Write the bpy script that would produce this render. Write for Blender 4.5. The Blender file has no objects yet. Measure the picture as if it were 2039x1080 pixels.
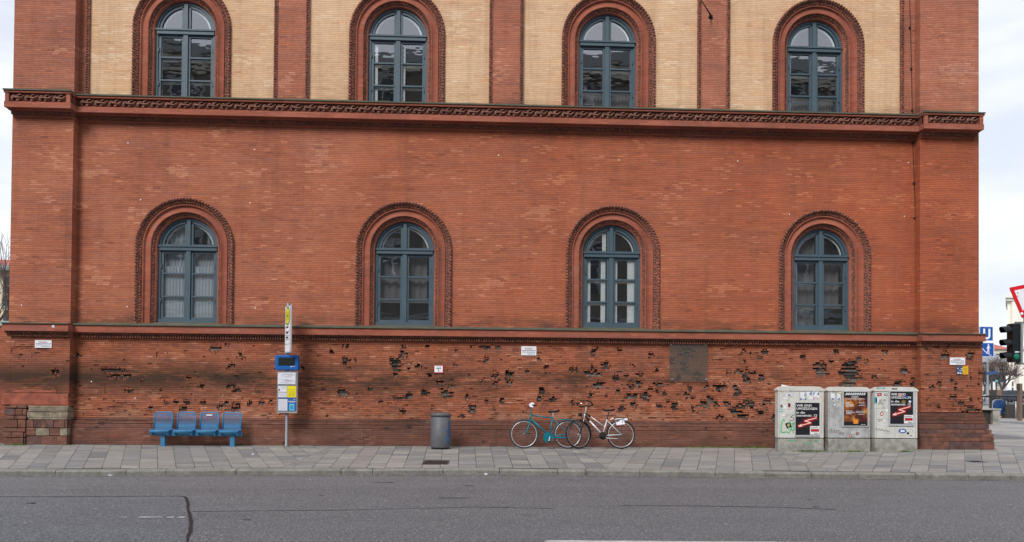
import bpy, math, random
from mathutils import Vector, Matrix, noise
R = random.Random(7)
C = bpy.context.scene.collection
SC = bpy.context.scene
# ------------------------------------------------------------------ camera
F_PX, DIST = 1600.0, 20.0
CAM_H, YAW, PITCH, ROLL, CY = 1.499, 0.0459, 0.01509, -0.008267, 744.42
def basis():
    f = Vector((math.sin(YAW), math.cos(YAW), 0)); r = Vector((math.cos(YAW), -math.sin(YAW), 0)); u = Vector((0, 0, 1))
    f, u = f*math.cos(PITCH)+u*math.sin(PITCH), u*math.cos(PITCH)-f*math.sin(PITCH)
    r, u = r*math.cos(ROLL)-u*math.sin(ROLL), u*math.cos(ROLL)+r*math.sin(ROLL)
    return r, u, f
CR, CU, CF = basis()
def U(px, py, y=0.0):            # photo pixel -> (x, z) on the vertical plane at depth y
    d = CF*F_PX+CR*(px-1019.5)-CU*(py-CY); t = (y+DIST)/d.y
    return d.x*t, CAM_H+d.z*t
def G(px, py, z=0.0):            # photo pixel -> (x, y) on the ground at height z
    d = CF*F_PX+CR*(px-1019.5)-CU*(py-CY); t = (z-CAM_H)/d.z
    return d.x*t, -DIST+d.y*t
def Z(px, py, y=0.0): return U(px, py, y)[1]
def X(px, py, y=0.0): return U(px, py, y)[0]
cam = bpy.data.cameras.new('camera'); co = bpy.data.objects.new('camera', cam); C.objects.link(co)
co.matrix_world = Matrix(((CR.x, CU.x, -CF.x, 0), (CR.y, CU.y, -CF.y, -DIST), (CR.z, CU.z, -CF.z, CAM_H), (0, 0, 0, 1)))
cam.sensor_width = 36; cam.lens = 36*F_PX/2039; cam.shift_y = (CY-540)/2039; cam.clip_end = 1500; cam.clip_start = .1
SC.camera = co
# ------------------------------------------------------------------ world, sun, exposure
SUN_EL, SUN_AZ = math.radians(40), math.radians(205)
W = bpy.data.worlds.new('World'); SC.world = W; W.use_nodes = True
nt = W.node_tree; N = nt.nodes; L = nt.links
bg = N['Background']; bg.inputs['Strength'].default_value = 0.11
sky = N.new('ShaderNodeTexSky'); sky.sky_type = 'NISHITA'; sky.sun_disc = False
sky.sun_elevation = SUN_EL; sky.sun_rotation = SUN_AZ; sky.air_density = 1.0; sky.dust_density = 2.0
tc = N.new('ShaderNodeTexCoord'); mp = N.new('ShaderNodeMapping'); mp.inputs['Scale'].default_value = (1.6, 1.6, 5.0); mp.inputs['Location'].default_value = (3.1, .4, .2)
nz = N.new('ShaderNodeTexNoise'); nz.inputs['Scale'].default_value = 1.7; nz.inputs['Detail'].default_value = 7; nz.inputs['Roughness'].default_value = .55
rp = N.new('ShaderNodeValToRGB'); rp.color_ramp.elements[0].position = .33; rp.color_ramp.elements[0].color = (.86, .86, .86, 1); rp.color_ramp.elements[1].position = .56
cl = N.new('ShaderNodeValToRGB'); cl.color_ramp.elements[0].position = .38; cl.color_ramp.elements[0].color = (6.0, 6.4, 7.2, 1)
cl.color_ramp.elements[1].position = .60; cl.color_ramp.elements[1].color = (7.3, 7.5, 8.0, 1)
mx = N.new('ShaderNodeMixRGB')
L.new(tc.outputs['Generated'], mp.inputs[0]); L.new(mp.outputs[0], nz.inputs[0]); L.new(nz.outputs[0], rp.inputs[0]); L.new(nz.outputs[0], cl.inputs[0])
L.new(rp.outputs[0], mx.inputs[0]); L.new(sky.outputs[0], mx.inputs[1]); L.new(cl.outputs[0], mx.inputs[2]); L.new(mx.outputs[0], bg.inputs[0])
sl = bpy.data.lights.new('sun', 'SUN'); sl.energy = 2.15; sl.angle = math.radians(22); sl.color = (1, .97, .92)
so = bpy.data.objects.new('sun', sl); C.objects.link(so)
sd = Vector((math.sin(SUN_AZ)*math.cos(SUN_EL), math.cos(SUN_AZ)*math.cos(SUN_EL), math.sin(SUN_EL)))
so.rotation_euler = sd.to_track_quat('Z', 'Y').to_euler(); so.location = sd*60
SC.view_settings.view_transform = 'Standard'; SC.view_settings.look = 'None'; SC.view_settings.gamma = 1; SC.view_settings.exposure = 0.39
SC.cycles.use_denoising = True
SC.cycles.max_bounces = 6; SC.cycles.transparent_max_bounces = 10

# ------------------------------------------------------------------ materials
def srgb(r, g, b):
    f = lambda c: (c/255/12.92 if c <= 10 else ((c/255+.055)/1.055)**2.4)
    return (f(r), f(g), f(b), 1)
class NT:
    def __init__(s, name):
        s.m = bpy.data.materials.new(name); s.m.use_nodes = True; s.t = s.m.node_tree; s.b = s.t.nodes['Principled BSDF']
        s.out = s.t.nodes['Material Output']
    def n(s, ty, **k):
        x = s.t.nodes.new(ty)
        for a, v in k.items(): setattr(x, a, v)
        return x
    def l(s, a, b): s.t.links.new(a, b)
    def math(s, op, a, b=None, c=None):
        x = s.n('ShaderNodeMath', operation=op)
        for i, v in enumerate((a, b, c)):
            if v is None: continue
            if isinstance(v, (int, float)): x.inputs[i].default_value = v
            else: s.l(v, x.inputs[i])
        return x.outputs[0]
    def noise(s, vec, scale, detail=4, rough=.55, sc=None):
        if sc:
            m = s.n('ShaderNodeMapping'); m.inputs['Scale'].default_value = sc; s.l(vec, m.inputs[0]); vec = m.outputs[0]
        x = s.n('ShaderNodeTexNoise'); x.inputs['Scale'].default_value = scale; x.inputs['Detail'].default_value = detail
        x.inputs['Roughness'].default_value = rough; s.l(vec, x.inputs['Vector']); return x.outputs['Fac']
    def ramp(s, fac, stops, interp='LINEAR'):
        x = s.n('ShaderNodeValToRGB'); cr = x.color_ramp; cr.interpolation = interp
        while len(cr.elements) < len(stops): cr.elements.new(.5)
        for e, (p, c) in zip(cr.elements, stops):
            e.position = p; e.color = c if len(c) == 4 else (*c, 1)
        s.l(fac, x.inputs[0]); return x.outputs[0]
    def mix(s, fac, a, b, mode='MIX'):
        x = s.n('ShaderNodeMixRGB', blend_type=mode)
        for i, v in enumerate((fac, a, b)):
            if isinstance(v, (int, float)): x.inputs[i].default_value = v
            elif isinstance(v, tuple): x.inputs[i].default_value = v
            else: s.l(v, x.inputs[i])
        return x.outputs[0]
    def bump(s, h, strength=.3, dist=.01):
        x = s.n('ShaderNodeBump'); x.inputs['Strength'].default_value = strength; x.inputs['Distance'].default_value = dist
        s.l(h, x.inputs['Height']); s.l(x.outputs[0], s.b.inputs['Normal'])
    def pos(s): return s.n('ShaderNodeNewGeometry').outputs['Position']
    def obj(s): return s.n('ShaderNodeTexCoord').outputs['Object']
def g1(v): return (v, v, v, 1)
def plain(name, col, rough=.6, metal=0, var=.12, scale=6, bump=0, spec=.4, dirt=0.0):
    t = NT(name); p = t.pos(); n = t.noise(p, scale, 5, .6)
    c1 = tuple(c*(1-var) for c in col[:3])+(1,); c2 = tuple(min(1, c*(1+var)) for c in col[:3])+(1,)
    c = t.ramp(n, [(.3, c1), (.7, c2)])
    if dirt:
        d = t.ramp(t.noise(p, 3.1, 8, .7), [(.45, g1(0)), (.75, g1(dirt))]); c = t.mix(d, c, (.06, .055, .05, 1))
    t.l(c, t.b.inputs['Base Color'])
    t.b.inputs['Roughness'].default_value = rough; t.b.inputs['Metallic'].default_value = metal; t.b.inputs['Specular IOR Level'].default_value = spec
    if bump: t.bump(t.noise(p, scale*8, 4), bump, .01)
    return t.m
COURSE, BLEN = .046, .16
def brick_mat(name, ramp, mortar, patch=.55, stain=0.0, tint=None, mort_w=.0035, grey=srgb(150, 104, 98), contrast=.15, streak=.6, bump=.5, dark_band=0, foot=0):
    """thin Roman bricks: every brick its own tone, tones drifting in long horizontal patches"""
    t = NT(name); p = t.pos()
    sp = t.n('ShaderNodeSeparateXYZ'); t.l(p, sp.inputs[0]); x0, y0, z0 = sp.outputs
    hx = t.math('ADD', x0, y0)
    row = t.math('FLOOR', t.math('DIVIDE', z0, COURSE))
    wn = t.n('ShaderNodeTexWhiteNoise', noise_dimensions='1D'); t.l(row, wn.inputs['W'])
    off = t.math('MULTIPLY', wn.outputs['Value'], BLEN)
    bx = t.math('DIVIDE', t.math('ADD', hx, off), BLEN); col = t.math('FLOOR', bx)
    cv = t.n('ShaderNodeCombineXYZ'); t.l(col, cv.inputs[0]); t.l(row, cv.inputs[1])
    w2 = t.n('ShaderNodeTexWhiteNoise', noise_dimensions='2D'); t.l(cv.outputs[0], w2.inputs['Vector']); rnd = w2.outputs['Value']
    # quantised noise so that patches follow brick outlines
    qx = t.math('MULTIPLY', col, BLEN); qz = t.math('MULTIPLY', row, COURSE)
    qv = t.n('ShaderNodeCombineXYZ'); t.l(qx, qv.inputs[0]); t.l(qz, qv.inputs[2])
    big = t.noise(qv.outputs[0], .55, 3, .5, (1, 1, 1.6)); mid = t.noise(qv.outputs[0], 1.6, 4, .6, (1, 1, 3.2))
    soft = t.noise(p, .45, 4, .55, (1, 1, 1.3))
    s = t.math('ADD', t.math('MULTIPLY', rnd, contrast), t.math('ADD', t.math('MULTIPLY', big, patch*.7), t.math('ADD', t.math('MULTIPLY', mid, patch*.55), t.math('MULTIPLY', soft, patch*1.7))))
    s = t.math('ADD', s, .5-contrast*.5-patch*1.475)
    stk = t.noise(p, 1.0, 5, .65, (.9, 1, 16)); s = t.math('ADD', s, t.math('MULTIPLY', t.math('SUBTRACT', stk, .5), streak))
    odd = t.math('GREATER_THAN', rnd, .99); s = t.math('ADD', s, t.math('MULTIPLY', odd, .16)); odd2 = t.math('LESS_THAN', rnd, .012); s = t.math('SUBTRACT', s, t.math('MULTIPLY', odd2, .12))
    c = t.ramp(s, ramp)
    hz = t.noise(p, .9, 5, .7, (.7, 1, 4)); c = t.mix(t.ramp(hz, [(.50, g1(0)), (.68, g1(.38))]), c, grey)
    hz2 = t.noise(p, 1.3, 4, .6, (.5, .7, 5)); c = t.mix(t.ramp(hz2, [(.50, g1(0)), (.66, g1(.35))]), c, t.mix(1, c, (1.08, .86, .62, 1), 'MULTIPLY'))
    # pale repair clusters
    rep = t.noise(qv.outputs[0], .9, 3, .5, (1, 1, 2.4)); rr = t.math('MULTIPLY', rep, t.math('ADD', .86, t.math('MULTIPLY', rnd, .22)))
    pale = t.ramp(rr, [(.60, g1(0)), (.64, g1(.36))]); c = t.mix(pale, c, ramp[-1][1])
    if tint:   # slow change of the firing colour along the facade
        tn = t.math('ADD', t.math('MULTIPLY', hx, .035), t.noise(p, .3, 2)); c = t.mix(t.ramp(tn, [(.25, g1(0)), (.85, g1(1))]), c, t.mix(1, c, tint, 'MULTIPLY'))
    fz = t.math('FRACT', t.math('DIVIDE', z0, COURSE)); fx = t.math('FRACT', bx)
    mz = t.math('LESS_THAN', fz, mort_w*2.6/COURSE); mxx = t.math('LESS_THAN', fx, mort_w*1.3/BLEN)
    mm = t.math('MAXIMUM', mz, t.math('MULTIPLY', mxx, .8)); mm = t.math('MULTIPLY', mm, .85)
    c = t.mix(mm, c, mortar)
    fine = t.noise(p, 38, 4, .7); c = t.mix(.28, c, t.ramp(fine, [(.3, g1(.45)), (.7, g1(1.0))]), 'MULTIPLY')
    if stain:
        st = t.noise(p, 1.1, 8, .72, (.8, 1, 1.5)); c = t.mix(t.ramp(st, [(.50, g1(0)), (.72, g1(stain))]), c, (.035, .024, .02, 1))
        st2 = t.noise(p, 2.2, 9, .75, (.45, 1, 2.8)); c = t.mix(t.ramp(st2, [(.57, g1(0)), (.66, g1(stain*.9))]), c, (.03, .02, .017, 1))
    c = t.mix(.05, c, g1(.24)); rs = t.noise(p, 1.0, 6, .65, (3.2, 1, .22)); c = t.mix(t.ramp(rs, [(.50, g1(0)), (.75, g1(.30))]), c, (.10, .055, .04, 1))
    if foot:       # soot and damp where the wall meets the ledge below it
        for lo in (3.0, 8.45):
            zr = t.math('SUBTRACT', z0, lo); a1 = t.ramp(zr, [(.0, g1(1)), (.30, g1(0))]); a2 = t.math('GREATER_THAN', zr, -.12); a1 = t.math('MULTIPLY', a1, a2); n5 = t.noise(p, 1.3, 6, .7, (.7, 1, 3)); a1 = t.math('MULTIPLY', a1, t.ramp(n5, [(.42, g1(0)), (.6, g1(foot))])); c = t.mix(a1, c, (.05, .035, .03, 1))
    if dark_band:   # sooty, greened courses half way up the pedestal wall
        zz = t.math('SUBTRACT', z0, 1.62); zz = t.math('ABSOLUTE', zz); bnd = t.ramp(zz, [(.05, g1(1)), (.55, g1(0))])
        nb = t.noise(p, .9, 7, .7, (.6, 1, 3.5)); bnd = t.math('MULTIPLY', bnd, t.ramp(t.math('SUBTRACT', nb, t.math('MULTIPLY', x0, .012)), [(.42, g1(0)), (.58, g1(dark_band))])); c = t.mix(bnd, c, (.05, .030, .020, 1))
        pl = t.ramp(z0, [(.72, g1(1)), (1.15, g1(0))]); pn = t.noise(p, 1.7, 8, .75, (.6, 1, 2)); pl = t.math('MULTIPLY', pl, t.ramp(pn, [(.48, g1(0)), (.62, g1(.6))])); c = t.mix(pl, c, (.42, .24, .15, 1))
    t.l(c, t.b.inputs['Base Color']); t.b.inputs['Roughness'].default_value = .85; t.b.inputs['Specular IOR Level'].default_value = .25
    hgt = t.math('SUBTRACT', t.math('ADD', t.math('MULTIPLY', fine, .4), t.math('MULTIPLY', rnd, .35)), mm); t.bump(hgt, bump, .006)
    return t.m
RED = [(.10, srgb(122, 72, 58)), (.34, srgb(162, 94, 68)), (.5, srgb(181, 108, 78)), (.66, srgb(194, 120, 88)), (.90, srgb(224, 160, 126))]
M = {}
M['brick'] = brick_mat('red_brick', RED, srgb(112, 62, 52), .38, .10, tint=srgb(248, 216, 186), foot=.75)
M['brick_low'] = brick_mat('weathered_brick', [(.10, srgb(106, 62, 46)), (.34, srgb(154, 86, 58)), (.5, srgb(172, 98, 66)), (.66, srgb(184, 109, 76)), (.90, srgb(214, 152, 120))], srgb(92, 50, 38), .42, .42, bump=.7, dark_band=.95, contrast=.3)
M['brick_pil'] = brick_mat('pilaster_brick', [(.10, srgb(124, 78, 62)), (.34, srgb(168, 102, 78)), (.5, srgb(185, 114, 87)), (.66, srgb(198, 126, 98)), (.90, srgb(220, 158, 128))], srgb(104, 62, 52), .4, .22, foot=.8)
M['brick_yellow'] = brick_mat('yellow_brick', [(.08, srgb(190, 146, 112)), (.34, srgb(216, 175, 138)), (.5, srgb(228, 190, 151)), (.66, srgb(236, 201, 164)), (.90, srgb(246, 224, 196))], srgb(172, 128, 94), .4, .09, grey=srgb(204, 168, 138), mort_w=.003, foot=.5)
M['hole'] = plain('spalled_core_and_shade', (.050, .040, .036, 1), .95, var=.8, scale=13, bump=.8)  # near-black: soot plus the shade inside the pits, put into the colour
M['spall'] = plain('broken_brick_face', srgb(146, 88, 66), .95, var=.5, scale=22, bump=.9)
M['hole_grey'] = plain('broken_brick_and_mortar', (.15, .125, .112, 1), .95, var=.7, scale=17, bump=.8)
M['terra'] = brick_mat('terracotta', [(.12, srgb(126, 72, 56)), (.5, srgb(160, 88, 66)), (.86, srgb(180, 108, 84))], srgb(118, 58, 44), .6, .28, mort_w=.0)
def carved(name, a, b, sc=22):
    t = NT(name); p = t.pos(); v = t.n('ShaderNodeTexVoronoi'); v.inputs['Scale'].default_value = sc; t.l(p, v.inputs['Vector'])
    n = t.noise(p, 9, 5, .7); f = t.math('ADD', t.math('MULTIPLY', v.outputs['Distance'], .9), t.math('MULTIPLY', n, .5))
    cc = t.mix(t.ramp(t.noise(p, 1.4, 6, .7), [(.42, g1(0)), (.66, g1(.55))]), t.ramp(f, [(.3, a), (.85, b)]), srgb(70, 48, 42)); t.l(cc, t.b.inputs['Base Color']); t.b.inputs['Roughness'].default_value = .8; t.bump(v.outputs['Distance'], .8, .02); return t.m
M['carved'] = carved('carved_terracotta', srgb(178, 108, 84), srgb(104, 64, 52))
M['scroll'] = carved('scroll_terracotta', srgb(170, 114, 94), srgb(118, 80, 68), 14)
M['scroll_bg'] = plain('frieze_ground', srgb(112, 68, 56), .9, var=.3, scale=9)
M['copper'] = plain('weathered_copper', srgb(84, 90, 76), .75, var=.25, scale=3, dirt=.5)
M['copper_pale'] = plain('pale_copper', srgb(124, 146, 142), .6, var=.15, scale=3)
M['plinth'] = brick_mat('plinth_brick', [(.10, srgb(66, 44, 40)), (.34, srgb(104, 66, 53)), (.5, srgb(120, 76, 60)), (.66, srgb(134, 86, 69)), (.90, srgb(156, 112, 98))], srgb(66, 40, 34), .7, .4, mort_w=.002, bump=.8)
M['stone_cream'] = plain('cream_stone', srgb(140, 128, 110), .9, var=.35, scale=9, bump=.6, dirt=.75)
M['stone_brown'] = plain('brown_stone', srgb(116, 76, 62), .85, var=.5, scale=6, bump=.6, dirt=.6)
M['stone_mauve'] = plain('mauve_stone', srgb(98, 70, 66), .85, var=.5, scale=6, bump=.6, dirt=.6)
M['plaster_red'] = plain('red_plaster', srgb(152, 84, 66), .9, var=.35, scale=5, bump=.6, dirt=.5)
M['frame'] = plain('blue_grey_paint', srgb(70, 88, 99), .45, var=.10, scale=3)
M['white_wood'] = plain('white_paint', srgb(214, 216, 216), .5, var=.04)
M['curtain'] = plain('curtain_cloth', (.36, .41, .45, 1), .9, var=.04, scale=2)
M['curtain_dark'] = plain('grey_blind', (.16, .16, .17, 1), .9, var=.1, scale=2)
M['room'] = plain('room_plaster', (.16, .15, .14, 1), .9)
t = NT('window_glass'); t.t.nodes.remove(t.b); tr = t.n('ShaderNodeBsdfTransparent'); gl = t.n('ShaderNodeBsdfGlossy'); gl.inputs['Roughness'].default_value = .015
tr.inputs[0].default_value = (.93, .95, .95, 1); gl.inputs[0].default_value = (.95, .97, 1, 1)
lw = t.n('ShaderNodeLayerWeight'); lw.inputs['Blend'].default_value = .5; ms = t.n('ShaderNodeMixShader')
bp = t.n('ShaderNodeBump'); bp.inputs['Strength'].default_value = .5; bp.inputs['Distance'].default_value = .0045
t.l(t.noise(t.pos(), 1.5, 2, .4, (1, 1, 2.5)), bp.inputs['Height']); t.l(bp.outputs[0], gl.inputs['Normal'])
t.l(t.math('ADD', t.math('MULTIPLY', t.math('POWER', lw.outputs['Facing'], 4.0), .6), .27), ms.inputs[0]); t.l(tr.outputs[0], ms.inputs[1]); t.l(gl.outputs[0], ms.inputs[2]); t.l(ms.outputs[0], t.out.inputs[0]); M['glass'] = t.m
def asphalt(name, base, agg, sc=260):
    t = NT(name); p = t.pos(); f = t.noise(p, sc*.15, 4, .85); s = t.noise(p, 1.2, 6, .65, (1, 2.2, 1)); l = t.noise(p, .5, 3, .5, (.10, 1.9, 1)); oil = t.noise(p, 1.9, 4, .6, (.5, 1, 1)); v = t.n('ShaderNodeTexVoronoi'); v.inputs['Scale'].default_value = 75; t.l(p, v.inputs['Vector'])
    c = t.ramp(f, [(.35, tuple(b*.35 for b in base[:3])+(1,)), (.65, tuple(b*1.6 for b in base[:3])+(1,))])
    c = t.mix(.6, c, t.ramp(s, [(.3, g1(.72)), (.7, g1(1.0))]), 'MULTIPLY'); c = t.mix(.7, c, t.ramp(l, [(.35, g1(.78)), (.65, g1(1.0))]), 'MULTIPLY')
    c = t.mix(t.ramp(oil, [(.66, g1(0)), (.74, g1(.4))]), c, (.05, .05, .055, 1))
    sp = t.n('ShaderNodeTexWhiteNoise', noise_dimensions='3D'); t.l(v.outputs['Color'], sp.inputs['Vector'])
    c = t.mix(t.ramp(sp.outputs['Value'], [(.86, g1(0)), (.88, g1(.7))]), c, agg)
    t.l(c, t.b.inputs['Base Color']); t.b.inputs['Roughness'].default_value = .8; t.b.inputs['Specular IOR Level'].default_value = .35; t.bump(f, .5, .004); return t.m
M['asphalt'] = asphalt('asphalt', (.158, .157, .168, 1), (.36, .32, .31, 1))
M['asphalt_new'] = asphalt('asphalt_patch', (.145, .152, .168, 1), (.34, .31, .33, 1))
M['bitumen'] = plain('bitumen_seam', (.018, .018, .019, 1), .6, var=.4, scale=30)
M['bitumen_soft'] = plain('worn_seam', (.085, .085, .09, 1), .8, var=.4, scale=30)
M['line'] = plain('road_paint', (.62, .62, .60, 1), .7, var=.15, scale=14, dirt=.6)
M['kerb'] = plain('kerb_granite', (.25, .24, .215, 1), .8, var=.22, scale=12, bump=.5, dirt=.45)
M['gutter'] = plain('gutter_concrete', (.22, .21, .20, 1), .85, var=.3, scale=5, dirt=.7)
M['bedding'] = plain('paving_bed', (.055, .052, .048, 1), .95, var=.4, scale=20)
t = NT('paving_slab'); at = t.n('ShaderNodeAttribute'); at.attribute_name = 'tone'; p = t.pos()
c = t.mix(.55, at.outputs['Color'], t.ramp(t.noise(p, 70, 4, .8), [(.3, g1(.62)), (.7, g1(1))]), 'MULTIPLY')
c = t.mix(.6, c, t.ramp(t.noise(p, 2.4, 7, .7), [(.35, g1(.70)), (.65, g1(1))]), 'MULTIPLY')
c = t.mix(t.ramp(t.noise(p, 7, 3, .5), [(.66, g1(0)), (.70, g1(.55))]), c, (.10, .098, .095, 1)); ypos = t.n('ShaderNodeSeparateXYZ'); t.l(p, ypos.inputs[0])
c = t.mix(t.ramp(t.math('ADD', ypos.outputs[1], t.math('MULTIPLY', t.noise(p, 3, 5, .7), .5)), [(-.35, g1(0)), (.15, g1(.65))]), c, (.12, .11, .095, 1)) if False else c
t.l(c, t.b.inputs['Base Color']); t.b.inputs['Roughness'].default_value = .85; t.bump(t.noise(p, 90, 3), .4, .003); M['slab'] = t.m
M['concrete'] = plain('stained_concrete', (.34, .33, .30, 1), .9, var=.25, scale=7, bump=.4, dirt=.75)
M['cabinet'] = plain('cabinet_plastic', (.60, .60, .56, 1), .55, var=.08, scale=5, dirt=.16)
M['cabinet_dirty'] = plain('cabinet_scraped', (.44, .45, .45, 1), .6, var=.22, scale=10, dirt=.55)
M['lid'] = plain('cabinet_lid', (.62, .61, .56, 1), .5, var=.06, dirt=.2)
def flat(n, r, g, b, rough=.55, **k): M[n] = plain(n, srgb(r, g, b), rough, var=k.pop('var', .05), **k)
flat('black', 22, 22, 24); flat('print_black', 34, 33, 38, .35); flat('white', 226, 226, 226); flat('red', 178, 34, 46); flat('neon', 240, 120, 110); flat('neon_hot', 252, 214, 200)
flat('glow1', 74, 22, 26); flat('glow2', 120, 24, 28); flat('green_paint', 82, 184, 120, var=.2); flat('teal_sticker', 60, 150, 170); flat('pink', 214, 150, 160); flat('sticker_blue', 60, 96, 170)
flat('sticker_grey', 150, 150, 152); flat('olive', 120, 110, 60); flat('alu', 170, 172, 176, .35, metal=.6); flat('paper', 214, 214, 224, .8); flat('frame_metal', 176, 178, 182, .4)
flat('bench_blue', 52, 128, 178, .4); flat('bench_dull', 62, 120, 160, .5); flat('stop_blue', 18, 92, 168, .4); flat('map_blue', 44, 92, 160, .5); flat('yellow', 226, 208, 20); flat('stop_green', 20, 110, 60); flat('cyan', 96, 196, 214)
flat('screen', 34, 38, 36, .25); flat('steel', 132, 134, 138, .4, metal=.5, scale=9); flat('bin_grey', 92, 93, 98, .55, metal=.1, var=.12); flat('bin_paint', 44, 96, 146, .5, var=.15); flat('rubber', 24, 24, 26, .8)
flat('teal', 0, 112, 128, .35); flat('teal_light', 90, 170, 180, .35); flat('rim', 190, 190, 192, .3, metal=.5); flat('spoke', 150, 135, 130, .35, metal=.5); flat('tyre_grey', 60, 60, 64, .85); flat('silver', 206, 208, 212, .3, metal=.25); flat('chrome', 225, 225, 228, .15, metal=.8)
flat('sign_blue', 10, 78, 160, .4); flat('sign_red', 214, 16, 34, .4); flat('sign_white', 232, 232, 236, .4); flat('signal_black', 20, 24, 28, .45); flat('signal_grey', 128, 132, 136, .5); flat('pole_grey', 98, 108, 114, .5)
flat('church', 232, 226, 214, .9, scale=2); flat('far_grey', 146, 150, 150, .9, scale=1); flat('far_pale', 196, 192, 178, .9, scale=1); flat('roof_red', 168, 96, 82, .9, scale=2, var=.15); flat('far_glass', 60, 66, 72, .2)
flat('escalator_blue', 20, 58, 104, .5); flat('dark_dirt', 92, 88, 78, .95, scale=20, var=.3); flat('opposite', 112, 108, 102, .9, scale=1); flat('cream_wall', 196, 186, 160, .9, scale=1); flat('rail', 34, 36, 40, .5); flat('dark_panel', 56, 52, 50, .6); flat('rust', 112, 92, 80, .8, var=.2); flat('hedge', 96, 122, 62, .9, var=.3, scale=10); flat('bark', 74, 66, 62, .95, var=.3, scale=9); flat('twig', 92, 80, 74, .95, var=.3)
flat('car_white', 216, 218, 222, .25); flat('car_grey', 84, 88, 96, .25); flat('tan', 184, 150, 96); flat('lens_green', 0, 150, 110, .3); flat('lens_dark', 26, 30, 30, .3); flat('amber', 220, 140, 50)
flat('sign_yellow', 224, 176, 24); flat('sign_navy', 52, 78, 120); flat('maroon', 140, 40, 44); flat('iron', 40, 32, 30, .6); flat('grille', 70, 66, 60, .8, scale=20, var=.3); flat('stone_far', 206, 200, 190, .9, scale=1)
t = NT('green_light'); t.b.inputs['Base Color'].default_value = (0, .12, .08, 1); t.b.inputs['Emission Color'].default_value = (.0, .5, .32, 1); t.b.inputs['Emission Strength'].default_value = .05; M['green_on'] = t.m
t = NT('grass_blade'); t.l(t.ramp(t.noise(t.pos(), 20, 3), [(.3, srgb(48, 74, 24)), (.7, srgb(110, 134, 52))]), t.b.inputs['Base Color']); t.b.inputs['Roughness'].default_value = .8; M['grass'] = t.m
t = NT('perforated_sheet'); p = t.pos(); ck = t.n('ShaderNodeTexVoronoi'); ck.inputs['Scale'].default_value = 90; ck.inputs['Randomness'].default_value = 0; t.l(p, ck.inputs['Vector'])
t.b.inputs['Base Color'].default_value = srgb(62, 118, 160); t.b.inputs['Roughness'].default_value = .5; tr = t.n('ShaderNodeBsdfTransparent'); ms = t.n('ShaderNodeMixShader')
t.l(t.math('LESS_THAN', ck.outputs['Distance'], .44), ms.inputs[0]); t.l(t.b.outputs[0], ms.inputs[1]); t.l(tr.outputs[0], ms.inputs[2]); t.l(ms.outputs[0], t.out.inputs[0]); M['perf'] = t.m
t = NT('acrylic_plate'); t.t.nodes.remove(t.b); tr = t.n('ShaderNodeBsdfTransparent'); tr.inputs[0].default_value = (.86, .87, .85, 1); df = t.n('ShaderNodeBsdfDiffuse'); df.inputs[0].default_value = srgb(128, 124, 118); gl = t.n('ShaderNodeBsdfGlossy'); gl.inputs['Roughness'].default_value = .25
m1 = t.n('ShaderNodeMixShader'); m1.inputs[0].default_value = .17; m2 = t.n('ShaderNodeMixShader'); m2.inputs[0].default_value = .04
t.l(tr.outputs[0], m1.inputs[1]); t.l(df.outputs[0], m1.inputs[2]); t.l(m1.outputs[0], m2.inputs[1]); t.l(gl.outputs[0], m2.inputs[2]); t.l(m2.outputs[0], t.out.inputs[0]); M['acrylic'] = t.m
t = NT('blurred_poster_print'); p = t.obj(); c = t.ramp(t.noise(p, 5.5, 4, .6, (1, 1, .8)), [(.30, srgb(28, 20, 24)), (.46, srgb(84, 38, 28)), (.56, srgb(146, 84, 42)), (.66, srgb(206, 150, 66)), (.76, srgb(60, 36, 34))]); t.l(c, t.b.inputs['Base Color']); t.b.inputs['Roughness'].default_value = .4; M['poster_art'] = t.m

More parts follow.
